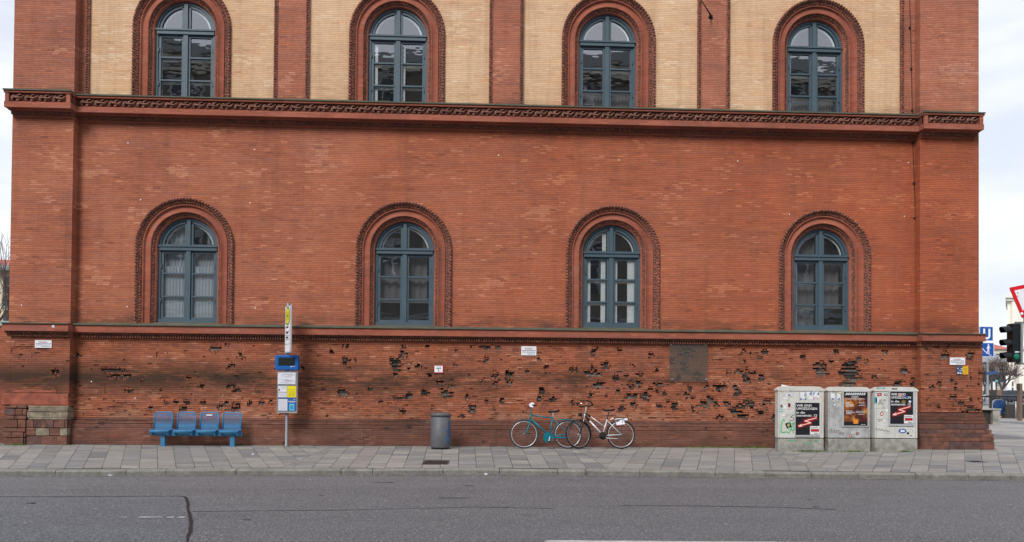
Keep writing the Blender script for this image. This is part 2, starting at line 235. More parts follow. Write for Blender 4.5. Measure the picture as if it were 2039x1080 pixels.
# ------------------------------------------------------------------ mesh helper
class MB:
    def __init__(s): s.v = []; s.f = []; s.m = []; s.mats = []
    def mi(s, m):
        if m not in s.mats: s.mats.append(m)
        return s.mats.index(m)
    def poly(s, pts, m):
        n = len(s.v); s.v += [tuple(p) for p in pts]; s.f.append(tuple(range(n, n+len(pts)))); s.m.append(s.mi(m)); return s
    def raw(s, vs, fs, m):
        n = len(s.v); s.v += [tuple(p) for p in vs]; k = s.mi(m)
        for f in fs: s.f.append(tuple(i+n for i in f)); s.m.append(k)
        return s
    def box(s, x0, x1, y0, y1, z0, z1, m, bev=0):
        if x0 > x1: x0, x1 = x1, x0
        if y0 > y1: y0, y1 = y1, y0
        if z0 > z1: z0, z1 = z1, z0
        if bev:
            b = bev; vs = []
            for z, i in ((z0, b), (z0+b, 0), (z1-b, 0), (z1, b)):
                vs += [(x0+i+b*(i == 0)*0, y0+i, z), (x1-i, y0+i, z), (x1-i, y1-i, z), (x0+i, y1-i, z)]
            fs = [(3, 2, 1, 0), (12, 13, 14, 15)]
            for k in range(3):
                for j in range(4): fs.append((k*4+j, k*4+(j+1) % 4, k*4+4+(j+1) % 4, k*4+4+j))
            return s.raw(vs, fs, m)
        vs = [(x0, y0, z0), (x1, y0, z0), (x1, y1, z0), (x0, y1, z0), (x0, y0, z1), (x1, y0, z1), (x1, y1, z1), (x0, y1, z1)]
        return s.raw(vs, [(3, 2, 1, 0), (4, 5, 6, 7), (0, 1, 5, 4), (1, 2, 6, 5), (2, 3, 7, 6), (3, 0, 4, 7)], m)
    def tube(s, pts, r, m, n=8, closed=False, caps=True):
        pts = [Vector(p) for p in pts]; k = len(pts); rs = r if isinstance(r, (list, tuple)) else [r]*k; vs = []; up = None
        for i, p in enumerate(pts):
            a = pts[(i-1) % k] if (i or closed) else p; b = pts[(i+1) % k] if (i < k-1 or closed) else p
            d = (b-a).normalized()
            if up is None: up = d.orthogonal().normalized()
            up = (up-d*up.dot(d)); up = up.normalized() if up.length > 1e-6 else d.orthogonal().normalized()
            w = d.cross(up)
            for j in range(n):
                t = 2*math.pi*j/n; vs.append(p+(up*math.cos(t)+w*math.sin(t))*rs[i])
        fs = []
        for i in range(k if closed else k-1):
            for j in range(n):
                a = i*n+j; b = i*n+(j+1) % n; c = ((i+1) % k)*n+(j+1) % n; d = ((i+1) % k)*n+j; fs.append((a, b, c, d))
        if caps and not closed: fs += [tuple(range(n))[::-1], tuple(range((k-1)*n, k*n))]
        return s.raw(vs, fs, m)
    def lathe(s, prof, c, m, n=24, axis='z'):
        vs = []; k = len(prof)
        for r, h in prof:
            for j in range(n):
                t = 2*math.pi*j/n
                q = (r*math.cos(t), r*math.sin(t), h) if axis == 'z' else ((r*math.cos(t), h, r*math.sin(t)) if axis == 'y' else (h, r*math.cos(t), r*math.sin(t)))
                vs.append((c[0]+q[0], c[1]+q[1], c[2]+q[2]))
        fs = [(i*n+j, i*n+(j+1) % n, (i+1)*n+(j+1) % n, (i+1)*n+j) for i in range(k-1) for j in range(n)]
        fs += [tuple(range(n))[::-1], tuple(range((k-1)*n, k*n))]
        return s.raw(vs, fs, m)
    def ribbon(s, pts, w, y, m):       # flat stroke in the xz plane at depth y
        P = [Vector((a[0], a[1])) for a in pts]
        for i in range(len(P)-1):
            d = (P[i+1]-P[i]); 
            if d.length < 1e-5: continue
            d.normalize(); nn = Vector((-d.y, d.x))*w/2; a = P[i]-d*w*.3; b = P[i+1]+d*w*.3
            s.poly([(a.x-nn.x, y, a.y-nn.y), (b.x-nn.x, y, b.y-nn.y), (b.x+nn.x, y, b.y+nn.y), (a.x+nn.x, y, a.y+nn.y)], m); y -= .00012
        return s
    def text(s, txt, x, y, z, h, m, width=None, bold=0.0, align='LEFT', shear=0):
        cu = bpy.data.curves.new('t', 'FONT'); cu.body = txt; cu.size = 1; cu.offset = bold; cu.align_x = align; cu.shear = shear; cu.resolution_u = 2
        o = bpy.data.objects.new('t', cu); C.objects.link(o); dg = bpy.context.evaluated_depsgraph_get(); me = o.evaluated_get(dg).to_mesh()
        vs = [v.co.copy() for v in me.vertices]; fs = [tuple(p.vertices) for p in me.polygons]
        if vs:
            xs = [v.x for v in vs]; wd = max(xs)-min(xs); k = h/.72; kx = (width/wd) if width else k
            x_min = min(xs) if align == 'LEFT' else 0
            s.raw([(x+(v.x-x_min)*kx, y, z+v.y*k) for v in vs], fs, m)
        bpy.data.objects.remove(o); bpy.data.curves.remove(cu); return s
    def xf(s, mat, i0=0):
        for i in range(i0, len(s.v)): s.v[i] = tuple(mat @ Vector(s.v[i]))
        return s
    def build(s, name, parent=None, smooth=False, label=None, local=False):
        if parent is None: 
            xs = [v[0] for v in s.v]; ys = [v[1] for v in s.v]; org = Vector(((min(xs)+max(xs))/2, (min(ys)+max(ys))/2, min(v[2] for v in s.v)))
        else: org = Vector((0, 0, 0)) if local else WL[parent.name]
        me = bpy.data.meshes.new(name); me.from_pydata([(v[0]-org.x, v[1]-org.y, v[2]-org.z) for v in s.v], [], s.f)
        for m in s.mats: me.materials.append(M[m])
        me.polygons.foreach_set('material_index', s.m)
        if smooth: me.polygons.foreach_set('use_smooth', [True]*len(me.polygons))
        me.update(); o = bpy.data.objects.new(name, me); C.objects.link(o)
        if parent is not None: o.parent = parent; WL[o.name] = org if not local else Vector((0, 0, 0))
        else: o.location = org; WL[o.name] = org
        if label: o['label'] = label
        return o
WL = {}
def tag(o, label=None, cat=None, group=None, kind=None):
    if label: o['label'] = label
    if cat: o['category'] = cat
    if group: o['group'] = group
    if kind: o['kind'] = kind
    return o
def thing(name, loc, label, cat, group=None):
    o = bpy.data.objects.new(name, None); C.objects.link(o); o.location = loc; o.empty_display_size = .2; WL[o.name] = Vector(loc); return tag(o, label, cat, group)
def copy_tree(o, parent=None):
    c = o.copy(); C.objects.link(c); c.parent = parent
    for ch in list(o.children): copy_tree(ch, c)
    return c

# ------------------------------------------------------------------ setting: ground, road, kerb, paving
KX = [(-60, -6.6), (-13, -5.95), (-8.0, -5.78), (-3.9, -5.52), (.5, -5.32), (4.9, -5.62), (9.7, -5.98), (14, -6.1), (60, -6.3)]
def kerb_y(x):
    for (a, b), (c, d) in zip(KX, KX[1:]):
        if a <= x <= c: return b+(d-b)*(x-a)/(c-a)
    return -6.2
ROAD = -.10
mb = MB(); mb.poly([(-400, -400, -.16), (400, -400, -.16), (400, 700, -.16), (-400, 700, -.16)], 'asphalt'); tag(mb.build('ground'), kind='structure')
mb = MB()
for i in range(120):
    a = -60+i; b = a+1; mb.poly([(a, -26, ROAD), (b, -26, ROAD), (b, kerb_y(b)-.1, ROAD), (a, kerb_y(a)-.1, ROAD)], 'asphalt')
tag(mb.build('road'), kind='structure')
# asphalt patch with its bitumen seam
seam = [(-70, 990), (120, 990.5), (240, 989.5), (355, 989), (368, 990), (373, 997), (374, 1010), (377, 1025), (381, 1042), (380, 1055), (376, 1066), (373, 1078), (366, 1120)]
sp = [G(a, b, ROAD) for a, b in seam]
mb = MB(); mb.poly([(sp[0][0], sp[-1][1], ROAD+.004)]+[(sp[-1][0], sp[-1][1], ROAD+.004)]+[(a, b, ROAD+.004) for a, b in sp[::-1]][1:], 'asphalt_new'); tag(mb.build('road_patch'), kind='structure')
def strip(mb, pts, w, z, m, jit=.25):
    P = [Vector((a, b)) for a, b in pts]; Q = []
    for a, b in zip(P, P[1:]):
        k = max(1, int((b-a).length/.15))
        for i in range(k): Q.append(a+(b-a)*i/k)
    Q.append(P[-1]); Lf = []; Rt = []
    for i, q in enumerate(Q):
        d = (Q[min(i+1, len(Q)-1)]-Q[max(i-1, 0)]).normalized(); n = Vector((-d.y, d.x)); a = w/2*(1+R.uniform(-jit, jit)); b = w/2*(1+R.uniform(-jit, jit)); Lf.append(q+n*a); Rt.append(q-n*b)
    for i in range(len(Q)-1): mb.poly([(Rt[i].x, Rt[i].y, z), (Rt[i+1].x, Rt[i+1].y, z), (Lf[i+1].x, Lf[i+1].y, z), (Lf[i].x, Lf[i].y, z)], m)
mb = MB(); strip(mb, sp[:5], .04, ROAD+.008, 'bitumen'); strip(mb, sp[4:], .034, ROAD+.0085, 'bitumen', .5); tag(mb.build('road_seam'), kind='structure')
mb = MB(); strip(mb, [G(a, b, ROAD) for a, b in ((382, 1019), (700, 1016), (950, 1010), (1040, 1012), (1100, 1013))], .03, ROAD+.004, 'bitumen_soft', .5)
strip(mb, [G(a, b, ROAD) for a, b in ((1230, 1007), (1400, 1008), (1560, 1011), (1665, 1015))], .04, ROAD+.004, 'bitumen_soft', .5)
for a, b, w in ((762, 961, .35), (906, 992, .45), (935, 968, .15), (63, 1003, .12), (1615, 996, .08), (1625, 1010, .09), (490, 1035, .1), (640, 987, .08)):
    x, y = G(a, b, ROAD); strip(mb, [(x-w/2, y), (x, y+.01), (x+w/2, y)], .06, ROAD+.004, 'bitumen_soft', .8)
tag(mb.build('road_cracks'), kind='structure')
mb = MB(); x0, y0 = G(1078, 1076.5, ROAD); x1, y1 = G(1612, 1080.5, ROAD); sl2 = (y1-y0)/(x1-x0); mb.poly([(x0, y0-.14, ROAD+.004), (30, y0-.14+sl2*(30-x0), ROAD+.004), (30, y0+sl2*(30-x0), ROAD+.004), (x0+.06, y0, ROAD+.004)], 'line')
for a, b in ((281, 321), (338, 343), (360, 365), (247, 250)):
    k = int((b-a)/4)+1
    for i in range(k):
        x, y = G(a+i*(b-a)/k, 1031+R.uniform(-.6, .6), ROAD+.004); w = R.uniform(.025, .05); zz = ROAD+.009+.0004*(i % 3); mb.poly([(x-w, y-.03, zz), (x+w, y-.025, zz), (x+w*.8, y+.03, zz), (x-w*.7, y+.02, zz)], 'line')
for _ in range(90):
    x = R.uniform(-8, 12); y = R.uniform(-12.2, -6.2); w = R.uniform(.008, .022); mb.poly([(x-w, y-w*.6, ROAD+.009), (x+w, y-w*.5, ROAD+.009), (x+w*.7, y+w*.6, ROAD+.009), (x-w, y+w*.4, ROAD+.009)], 'line')
tag(mb.build('road_markings'), kind='structure')
# gutter strip and grit beside the kerb
mb = MB()
for i in range(240):
    a = -30+i*.25; b = a+.25; mb.poly([(a, kerb_y(a)-.34, ROAD+.004), (b, kerb_y(b)-.34, ROAD+.004), (b, kerb_y(b)-.19, ROAD+.004), (a, kerb_y(a)-.19, ROAD+.004)], 'gutter')
tag(mb.build('gutter'), kind='structure')
mb = MB()
for _ in range(1400):
    x = R.uniform(-9.5, 12); y = kerb_y(x)-.2-abs(R.gauss(0, .07)); s = R.uniform(.004, .014); mb.poly([(x-s, y-s, ROAD+.006), (x+s, y-s*.7, ROAD+.007), (x+s*.8, y+s, ROAD+.008), (x-s*.6, y+s, ROAD+.006)], R.choice(['bedding', 'bedding', 'kerb', 'rust']))
tag(mb.build('gutter_grit'), kind='stuff')
# kerb stones
mb = MB(); x = -30.0; kj = [G(a, 940)[0] for a in (90, 232, 313, 455, 670, 735, 880, 996, 1115, 1172, 1280, 1428, 1526, 1613, 1702, 1808, 1905, 1981)]
xs = [-30+i*1.3 for i in range(16)]; xs = [q for q in xs if q < kj[0]-.6]+kj+[kj[-1]+1.2*(i+1) for i in range(20)]
for a, b in zip(xs, xs[1:]):
    g = .006; dz = R.uniform(-.008, .006); dy = R.uniform(-.008, .008); ya, yb = kerb_y(a)+dy, kerb_y(b)+dy; w = .19
    n = max(1, int((b-a)/.3))
    P = []
    for i in range(n+1):
        q = a+g+(b-a-2*g)*i/n; yy = ya+(yb-ya)*i/n; j = R.uniform(-.006, .006)
        P.append([(q, yy-w+.0+j, -.15), (q, yy-w+j*.5, dz-.03+j), (q, yy-w+.03, dz+j*.3), (q, yy, dz), (q, yy, -.15)])
    for i in range(n):
        for k in range(4): mb.poly([P[i][k], P[i+1][k], P[i+1][k+1], P[i][k+1]], 'kerb')
    mb.poly(P[0][::-1], 'kerb'); mb.poly(P[-1], 'kerb')
tag(mb.build('kerb'), kind='structure')
# pavement: bed + individually toned slabs in slanting courses that change direction
BX = X(2500, 700)
mb = MB()
for i in range(90):
    a = -30+i; mb.poly([(a, kerb_y(a)-.01, -.012), (a+1, kerb_y(a+1)-.01, -.012), (a+1, 1.0, -.012), (a, 1.0, -.012)], 'bedding')
tag(mb.build('pavement_bed'), kind='structure')
tones = [(.34, .325, .305), (.31, .30, .285), (.375, .355, .325), (.28, .275, .27), (.33, .31, .285), (.235, .235, .24), (.29, .285, .285)]
pv = []; pf = []; pc = []
def clip(poly, xa, right):
    out = []
    for i, p in enumerate(poly):
        q = poly[(i+1) % len(poly)]; ip = (p[0] <= xa) if right else (p[0] >= xa); iq = (q[0] <= xa) if right else (q[0] >= xa)
        if ip: out.append(p)
        if ip != iq and abs(q[0]-p[0]) > 1e-9: t = (xa-p[0])/(q[0]-p[0]); out.append((xa, p[1]+(q[1]-p[1])*t))
    return out
def slab(poly, tone):
    if len(poly) < 3: return
    cx = sum(p[0] for p in poly)/len(poly); cy = sum(p[1] for p in poly)/len(poly); 
    P = []
    for p in poly:
        d = math.hypot(p[0]-cx, p[1]-cy); k = max(0, (d-.009)/d) if d else 0; P.append((cx+(p[0]-cx)*k, cy+(p[1]-cy)*k))
    ar = abs(sum(P[i][0]*P[(i+1) % len(P)][1]-P[(i+1) % len(P)][0]*P[i][1] for i in range(len(P))))/2
    if ar < .0012: return
    n = len(pv); z = R.uniform(-.0015, .0015); pv.extend([(p[0], p[1], z) for p in P]); pf.append(tuple(range(n, n+len(P)))); pc.append(tone)
zones = [(-260, 608, 352, .22), (608, 1176, 925, .20), (1176, 1560, 1403, .20), (1560, 2700, 1770, .19)]
for za, zb, cc, sl_ in zones:
    xa = G(za, 912)[0]; xb = G(zb, 912)[0]; px = za-90
    while px < zb+90:
        ed = []
        for q in (px, px+30.5):
            w = G(q, 886+.004*(q-1000)); k = G(q+sl_*(q-cc)*1.02, 934); 
            ed.append((w, k))
        (wl, kl), (wr, kr) = ed; t = R.uniform(-.12, 0)
        base = R.choice(tones) if R.random() < .35 else tones[0]
        while t < 1.12:
            h = R.choice((.07, .10, .13, .17)); t2 = t+h
            def pt(w, k, t_): 
                f = lambda q: (w[0]+(k[0]-w[0])*q, .05+(k[1]-.05)*q)
                x, y = f(t_)
                if y < kerb_y(x)+.004:
                    lo, hi = 0.0, t_
                    for _ in range(14):
                        md = (lo+hi)/2; a_, b_ = f(md)
                        if b_ < kerb_y(a_)+.004: hi = md
                        else: lo = md
                    x, y = f(lo)
                return (x, y)
            q4 = [pt(wl, kl, t), pt(wr, kr, t), pt(wr, kr, min(t2, 1.15)), pt(wl, kl, min(t2, 1.15))]
            if max(q4[0][1]-q4[3][1], q4[1][1]-q4[2][1]) > .012:
                q4 = clip(clip(q4, xb, True), xa, False); c = R.choice(tones) if R.random() < .55 else base; kk = R.uniform(.92, 1.1); c = tuple(v*kk for v in c); slab(q4, c)
            t = t2
        px += 30.5
me = bpy.data.meshes.new('pavement'); me.from_pydata(pv, [], pf); me.materials.append(M['slab'])
ca = me.color_attributes.new('tone', 'FLOAT_COLOR', 'CORNER'); i = 0
for f, c in zip(pf, pc):
    for _ in f: ca.data[i].color = (*c, 1); i += 1
o = bpy.data.objects.new('pavement', me); C.objects.link(o); tag(o, kind='structure')
# the square round the corner: larger plain slabs with dark bands
pv = []; pf = []; pc = []
x = 13.05
while x < 46:
    y = .07
    k = 0
    while y < 52:
        hh = .9 if y < 20 else 2.2; dark = (int(y/3.3) % 3 == 1) and (int((x+y*.2)/2.6) % 2 == 0)
        c = (.17, .165, .17) if dark else tuple(v*1.12 for v in R.choice(tones[:5])); slab([(x, y), (x+.9, y), (x+.9, y+hh), (x, y+hh)], tuple(v*.98 for v in c)); y += hh
    x += .9
me = bpy.data.meshes.new('plaza_paving'); me.from_pydata(pv, [], pf); me.materials.append(M['slab'])
ca = me.color_attributes.new('tone', 'FLOAT_COLOR', 'CORNER'); i = 0
for f, c in zip(pf, pc):
    for _ in f: ca.data[i].color = (*c, 1); i += 1
o = bpy.data.objects.new('plaza_paving', me); C.objects.link(o); tag(o, kind='structure')
mb = MB(); mb.poly([(12.0, 1.0, -.012), (47, 1.0, -.012), (47, 53, -.012), (12.0, 53, -.012)], 'bedding'); tag(mb.build('plaza_bed'), kind='structure')
# dirt along the wall foot

# ------------------------------------------------------------------ the brick building
PY = -.25                                  # front of the pilasters
LX0, LX1 = X(22, 400, PY), X(144, 400, PY); RX0, RX1 = X(1832, 400, PY), X(1949, 400, PY)
TOPZ = 13.6
Bd = thing('brick_building', (.76, 0, 0), 'red and yellow brick corner building with round-arched windows and battered lower wall', 'building')
WINX = [-7.13, -1.79, 3.43, 8.85]; UPX = [-7.27, -2.01, 3.29, 8.67]; ZB, ZS = 3.0, 4.86; UP = 5.39
R_OUT, R_CUT, R_FR = 1.19, 1.13, .735
def wall_open(mb, x0, x1, z0, z1, y, ops, m, n=28):
    cur = x0
    for cx, r, zb, zs in ops:
        mb.poly([(cur, y, z0), (cx-r, y, z0), (cx-r, y, z1), (cur, y, z1)], m)
        if zb > z0: mb.poly([(cx-r, y, z0), (cx+r, y, z0), (cx+r, y, zb), (cx-r, y, zb)], m)
        for i in range(n):
            a = math.pi-math.pi*i/n; b = math.pi-math.pi*(i+1)/n; xa, za = cx+r*math.cos(a), zs+r*math.sin(a); xb, zb_ = cx+r*math.cos(b), zs+r*math.sin(b)
            mb.poly([(xa, y, za), (xb, y, zb_), (xb, y, z1), (xa, y, z1)], m)
        cur = cx+r
    mb.poly([(cur, y, z0), (x1, y, z0), (x1, y, z1), (cur, y, z1)], m)
Z_ST, Z_SB = Z(1000, 655.5, -.24), 2.58          # string course
Z_CT, Z_CB = 8.50, 7.90
mb = MB(); wall_open(mb, LX1-.02, RX0+.02, 2.5, 8.2, 0, [(c, R_CUT, ZB-.04, ZS) for c in WINX], 'brick'); mb.build('wall', Bd, label='plain red brick wall between the two cornices')
# upper storey: yellow panels, red strips
mb = MB(); ya, yb = X(175, 100), X(1796, 100)
wall_open(mb, ya, yb, 8.2, TOPZ, 0, [(c, R_CUT, ZB+UP-.04, ZS+UP) for c in UPX], 'brick_yellow'); mb.build('wall', Bd, label='yellow brick upper wall')
for q3 in ((LX1-.02, ya), (yb, RX0+.02)): mb = MB(); mb.box(*q3, -.0, .12, 8.2, TOPZ, 'brick_pil'); mb.build('wall', Bd, label='narrow red brick margin beside a corner pilaster')
def border(mb, x0, x1, z0, z1, y, m='carved'):
    mb.box(x0, x1, y, .02, z0, z1, m); z = z0; w = (x1-x0)
    while z < z1-.05:
        mb.raw([(x0+.008, y, z), (x1-.008, y, z+.02), (x1-.008, y, z+.055), (x0+.008, y, z+.035), ((x0+x1)/2, y-.028, z+.028)], [(0, 1, 4), (1, 2, 4), (2, 3, 4), (3, 0, 4)], m); z += .062
for a, b in ((545, 615), (973, 1041), (1388, 1452)):
    x0, x1 = X(a+1, 100, -.04), X(b+1, 100, -.04); s = MB(); s.box(x0+.085, x1-.085, -.05, .02, 8.3, TOPZ, 'brick_pil'); st = s.build('pilaster_strip', Bd)
    for q3 in (x0, x1-.085): s = MB(); border(s, q3, q3+.085, 8.3, TOPZ, -.075); s.build('border', st)
for q3 in (171, 1793): s = MB(); x0 = X(q3, 100, -.04); border(s, x0, x0+.085, 8.3, TOPZ, -.06); s.build('border', Bd)
# ---- lower wall of individually laid, partly missing bricks
BL = []
for s_, ox, oy, k in ((("210,100,60,80 90,185,25,10 215,265,55,40 720,125,60,55 720,215,60,60 645,275,85,60 655,310,80,60 655,385,50,40 845,305,50,30 890,315,30,15 775,333,25,12 930,130,25,15 1190,180,25,12 "
 "955,390,45,25 1185,298,25,15 1300,390,25,18 1335,105,50,50 1550,90,90,25 1430,130,60,20 1480,155,60,30 1560,145,50,30 1450,250,50,30 1535,395,50,28 1650,400,80,80 1670,450,40,30 1535,468,50,30 1580,432,30,12 "
 "1815,355,35,20 1985,320,35,20 1915,253,30,15 1040,460,65,45 910,540,60,35 1100,555,100,50 1065,520,20,15 1155,487,50,18 1290,580,35,40 780,572,45,45 195,540,80,55 15,508,35,25 440,518,50,12 700,592,120,10 "
 "1455,610,25,30 1590,610,35,35 1945,525,45,50 1930,600,35,30 1340,690,60,50 1255,745,40,12 845,75,50,8 1410,450,20,10 530,620,30,12 1340,665,60,8 1525,685,20,10 720,710,40,18 60,750,50,10 300,245,30,10"), 640, 660, 4.433),
 (("205,90,35,20 390,110,30,12 500,170,45,45 525,122,25,18 600,95,20,20 740,98,60,25 705,155,30,22 345,305,65,45 490,295,25,20 490,345,100,45 598,278,65,40 815,283,45,20 965,198,40,30 1010,315,30,25 "
 "875,352,45,12 685,385,45,35 760,365,25,18 545,440,80,35 115,295,30,22 80,485,40,50 60,550,35,30 175,553,55,28 330,582,20,22 480,530,40,30 600,535,30,14 865,425,45,40 810,452,70,30 1020,432,75,22 "
 "955,470,40,20 1015,490,30,12 1075,503,30,12 790,530,110,30 915,530,80,50 695,497,35,30 730,632,40,30 820,600,50,20 1105,578,20,15 1030,612,60,20 1155,603,55,30 1155,625,50,15 1310,640,35,50 1280,465,35,30 "
 "1250,525,45,35 1300,548,20,15 1420,450,40,25 1510,462,65,40 1555,462,35,40 1560,445,30,20 1440,555,45,45 1400,600,90,35 1490,600,40,35 1575,595,55,35 1665,500,45,70 1645,460,30,30 1680,330,70,25 "
 "1740,350,50,60 1750,400,50,35 1800,340,60,12 1595,345,45,15 1865,370,45,60 1890,165,45,40 1710,160,40,25 1775,182,25,12 1850,218,40,20 1725,240,25,12 1795,115,30,10 1955,112,40,10 1770,590,80,55 "
 "1700,610,80,30 1640,645,100,30 1850,665,60,30 1720,690,110,30 1920,575,80,22 1870,597,35,10 1900,630,20,10 1965,700,40,40 1520,700,50,35 1480,555,15,10"), 1060, 660, 4.078),
 (("215,268,50,12 730,130,25,8 1295,212,75,14 1385,182,25,8 835,255,20,8 1485,257,20,8 1515,292,25,8 1415,355,45,20 1460,540,60,12 900,640,30,14 980,635,30,12 1070,635,40,14 1200,635,50,12 "
 "1330,665,40,14 1380,640,40,10 1470,660,40,12 1560,645,40,8 1650,640,40,10 1720,632,30,10 790,680,35,15 1040,680,60,12 1440,685,60,10 515,382,220,5 560,432,240,6 430,520,12,60 865,540,15,8 "
 "40,395,50,22 60,412,40,8 70,640,40,8 720,470,30,6 1080,440,40,6 620,545,60,5 1180,510,50,8 1400,505,120,7 1900,660,40,12 1975,362,25,8 2020,630,40,20"), 100, 640, 3.921),
 ("1365,702,28,30 1362,733,15,18 1340,720,8,6 1390,750,14,12 1350,753,10,6 1385,687,15,5 1635,735,25,25 1695,742,32,42 1690,770,35,20 1600,712,10,8 1665,700,8,5 1760,700,15,5 1800,740,14,10 1790,765,20,6 1822,765,20,22 1725,720,8,6 1830,790,14,12 1831,820,14,28 1834,850,14,20 1884,708,16,14 1934,710,18,14 1655,722,9,6 1740,752,12,6 1710,715,12,7 1833,735,6,10", 0, 0, 1),
 (("370,90,35,30 415,122,30,10 255,122,45,25 535,142,25,8 630,125,20,15 645,72,20,8 555,58,20,8 410,170,20,8 380,262,90,8 415,280,25,12 555,280,30,14 640,268,30,8 460,310,60,22 500,330,35,25 "
 "570,362,110,12 490,390,80,14 630,380,35,20 240,352,25,10 315,428,40,8 180,158,40,20 680,462,25,10 645,15,60,25"), 1820, 740, 4.91)):
    for q in s_.split():
        u, v, w, h = map(float, q.split(',')); px, py = ox+u/k, oy+v/k; yy = PY if (px < 146 or px > 1848) else 0
        x, z = U(px, py, yy); BL.append((x, z, w/k/80/2*1.05, max(h/k/80/2, .022)*1.12, yy))
CW, CHH = BLEN/8, COURSE
HM = (None, 'hole', 'hole_grey', 'spall')
def brickfield(mb, x0, x1, z0, z1, y, m, rough=1.0):
    nx = int((x1-x0)/CW); cw = (x1-x0)/nx; k0 = round(z0/CHH); k1 = round(z1/CHH); nzv = k1-k0; D = [[0.0]*nx for _ in range(nzv)]; H = [[0]*nx for _ in range(nzv)]
    for k in range(nzv):
        z = (k0+k+.5)*CHH; shift = R.random()*8
        for i in range(nx):
            x = x0+(i+.5)*cw; b = int((i+shift)/8); h = math.sin(b*12.9898+(k0+k)*78.233)*43758.5453; h -= math.floor(h)
            D[k][i] = h*.004
            e = noise.noise(Vector((x*.8, z*2.6, 3.3)))+.5*noise.noise(Vector((x*3.1, z*8, 1.3)))
            low = max(0, min(1, (1.35-z)/.6)); right = max(0, min(1, (x-2)/6))
            th = .62-.30*low*(.5+.5*right)-.05*right
            if e > th: D[k][i] += .008+.03*min(1, (e-th)*4)*(.5+h*.5)
            e2 = noise.noise(Vector((x*6.0, z*19, 7.7)))
            if e2 > .60-.10*low-.05*right: D[k][i] += .02; 
            
    for (bx, bz, bw, bh, by) in BL:
        if abs(by-y) > .01: continue
        for k in range(nzv):
            z = (k0+k+.5)*CHH; t = (z-bz)/(bh+.018)
            if abs(t) > 1: continue
            if bh > .06 and R.random() < .05: continue
            ww = bw*math.sqrt(1-t*t*.85)*R.uniform(.45, 1.22); o_ = R.uniform(-.35, .35)*bw; dr_ = R.uniform(.03, .095)*(1.0 if t > -.35 else .6); hm_ = 1 if (t > .3 or R.random() < .55) else 2; gap_ = R.random() < .3; gx_ = R.uniform(-.5, .5)*ww  # upper rows of a pit always take the dark core, painting its shade
            for i in range(max(0, int((bx+o_-ww-x0)/cw)), min(nx, int((bx+o_+ww-x0)/cw+1))): 
                xx_ = x0+i*cw-bx-o_; D[k][i] = max(D[k][i], dr_ if not (gap_ and abs(xx_-gx_) < .03) else .012); H[k][i] = (hm_ if not (gap_ and abs(xx_-gx_) < .03) else 0)
    for k in range(nzv):
        for i in range(1, nx-1):
            if H[k][i] == 0:
                nb = (H[k][i-1] in (1, 2)) or (H[k][i+1] in (1, 2)) or (k > 0 and H[k-1][i] in (1, 2)) or (k < nzv-1 and H[k+1][i] in (1, 2))
                if nb and R.random() < .6: H[k][i] = 3; D[k][i] += R.choice((.008, .016, .026))
    # emit runs of equal depth along each course
    for k in range(nzv):
        za, zb = (k0+k)*CHH, (k0+k+1)*CHH; i = 0
        while i < nx:
            j = i
            while j < nx and abs(D[k][j]-D[k][i]) < 1e-6 and H[k][j] == H[k][i]: j += 1
            xa, xb = x0+i*cw, x0+j*cw; d = y+D[k][i]; mm = HM[H[k][i]] or m
            mb.poly([(xa, d, za), (xb, d, za), (xb, d, zb), (xa, d, zb)], mm)
            if j < nx: e = y+D[k][j]; q = 'hole' if (H[k][i] in (1, 2) and H[k][j] in (1, 2)) else ('spall' if H[k][i] or H[k][j] else m); mb.poly([(xb, d, za), (xb, e, za), (xb, e, zb), (xb, d, zb)], q)
            i = j
        if k < nzv-1:
            i = 0
            while i < nx:
                j = i
                while j < nx and abs(D[k][j]-D[k][i]) < 1e-6 and abs(D[k+1][j]-D[k+1][i]) < 1e-6: j += 1
                xa, xb = x0+i*cw, x0+j*cw; d, e = y+D[k][i], y+D[k+1][i]
                if abs(d-e) > .003: mb.poly([(xa, d, zb), (xb, d, zb), (xb, e, zb), (xa, e, zb)], 'hole' if (H[k][i] in (1, 2) and H[k+1][i] in (1, 2)) else ('spall' if H[k][i] or H[k+1][i] else m))
                i = j
Z_PL = .64
def joints(mb, x0, x1, y, n, zlo=.70, zhi=2.5):    # washed-out joints and cracks between courses
    for _ in range(n):
        z = round(min(zhi, zlo+abs(R.gauss(0, .48)))/CHH)*CHH; x = R.uniform(x0, x1); e = x+R.choice((.05, .08, .12, .2, .35))*R.uniform(.6, 1.4)
        if e > x1: continue
        h = R.uniform(.005, .012); mb.poly([(x, y-.001, z-h*.3), ((x+e)/2, y-.001, z-h*.6), (e, y-.001, z), ((x+e)/2, y-.001, z+h*.7), (x, y-.001, z+h*.4)], 'hole')
        if R.random() < .25: zz = z+CHH*R.choice((1, -1)); mb.poly([(e-.004, y-.0012, min(z, zz)), (e+.004, y-.0012, min(z, zz)), (e+.003, y-.0012, max(z, zz)), (e-.003, y-.0012, max(z, zz))], 'hole')
mb = MB(); brickfield(mb, LX1-.02, RX0+.02, Z_PL-.02, 2.68, 0, 'brick_low'); joints(mb, LX1+.1, RX0-.1, 0, 620); mb.build('wall', Bd, label='lower brick wall with dark pits where bricks have broken away')
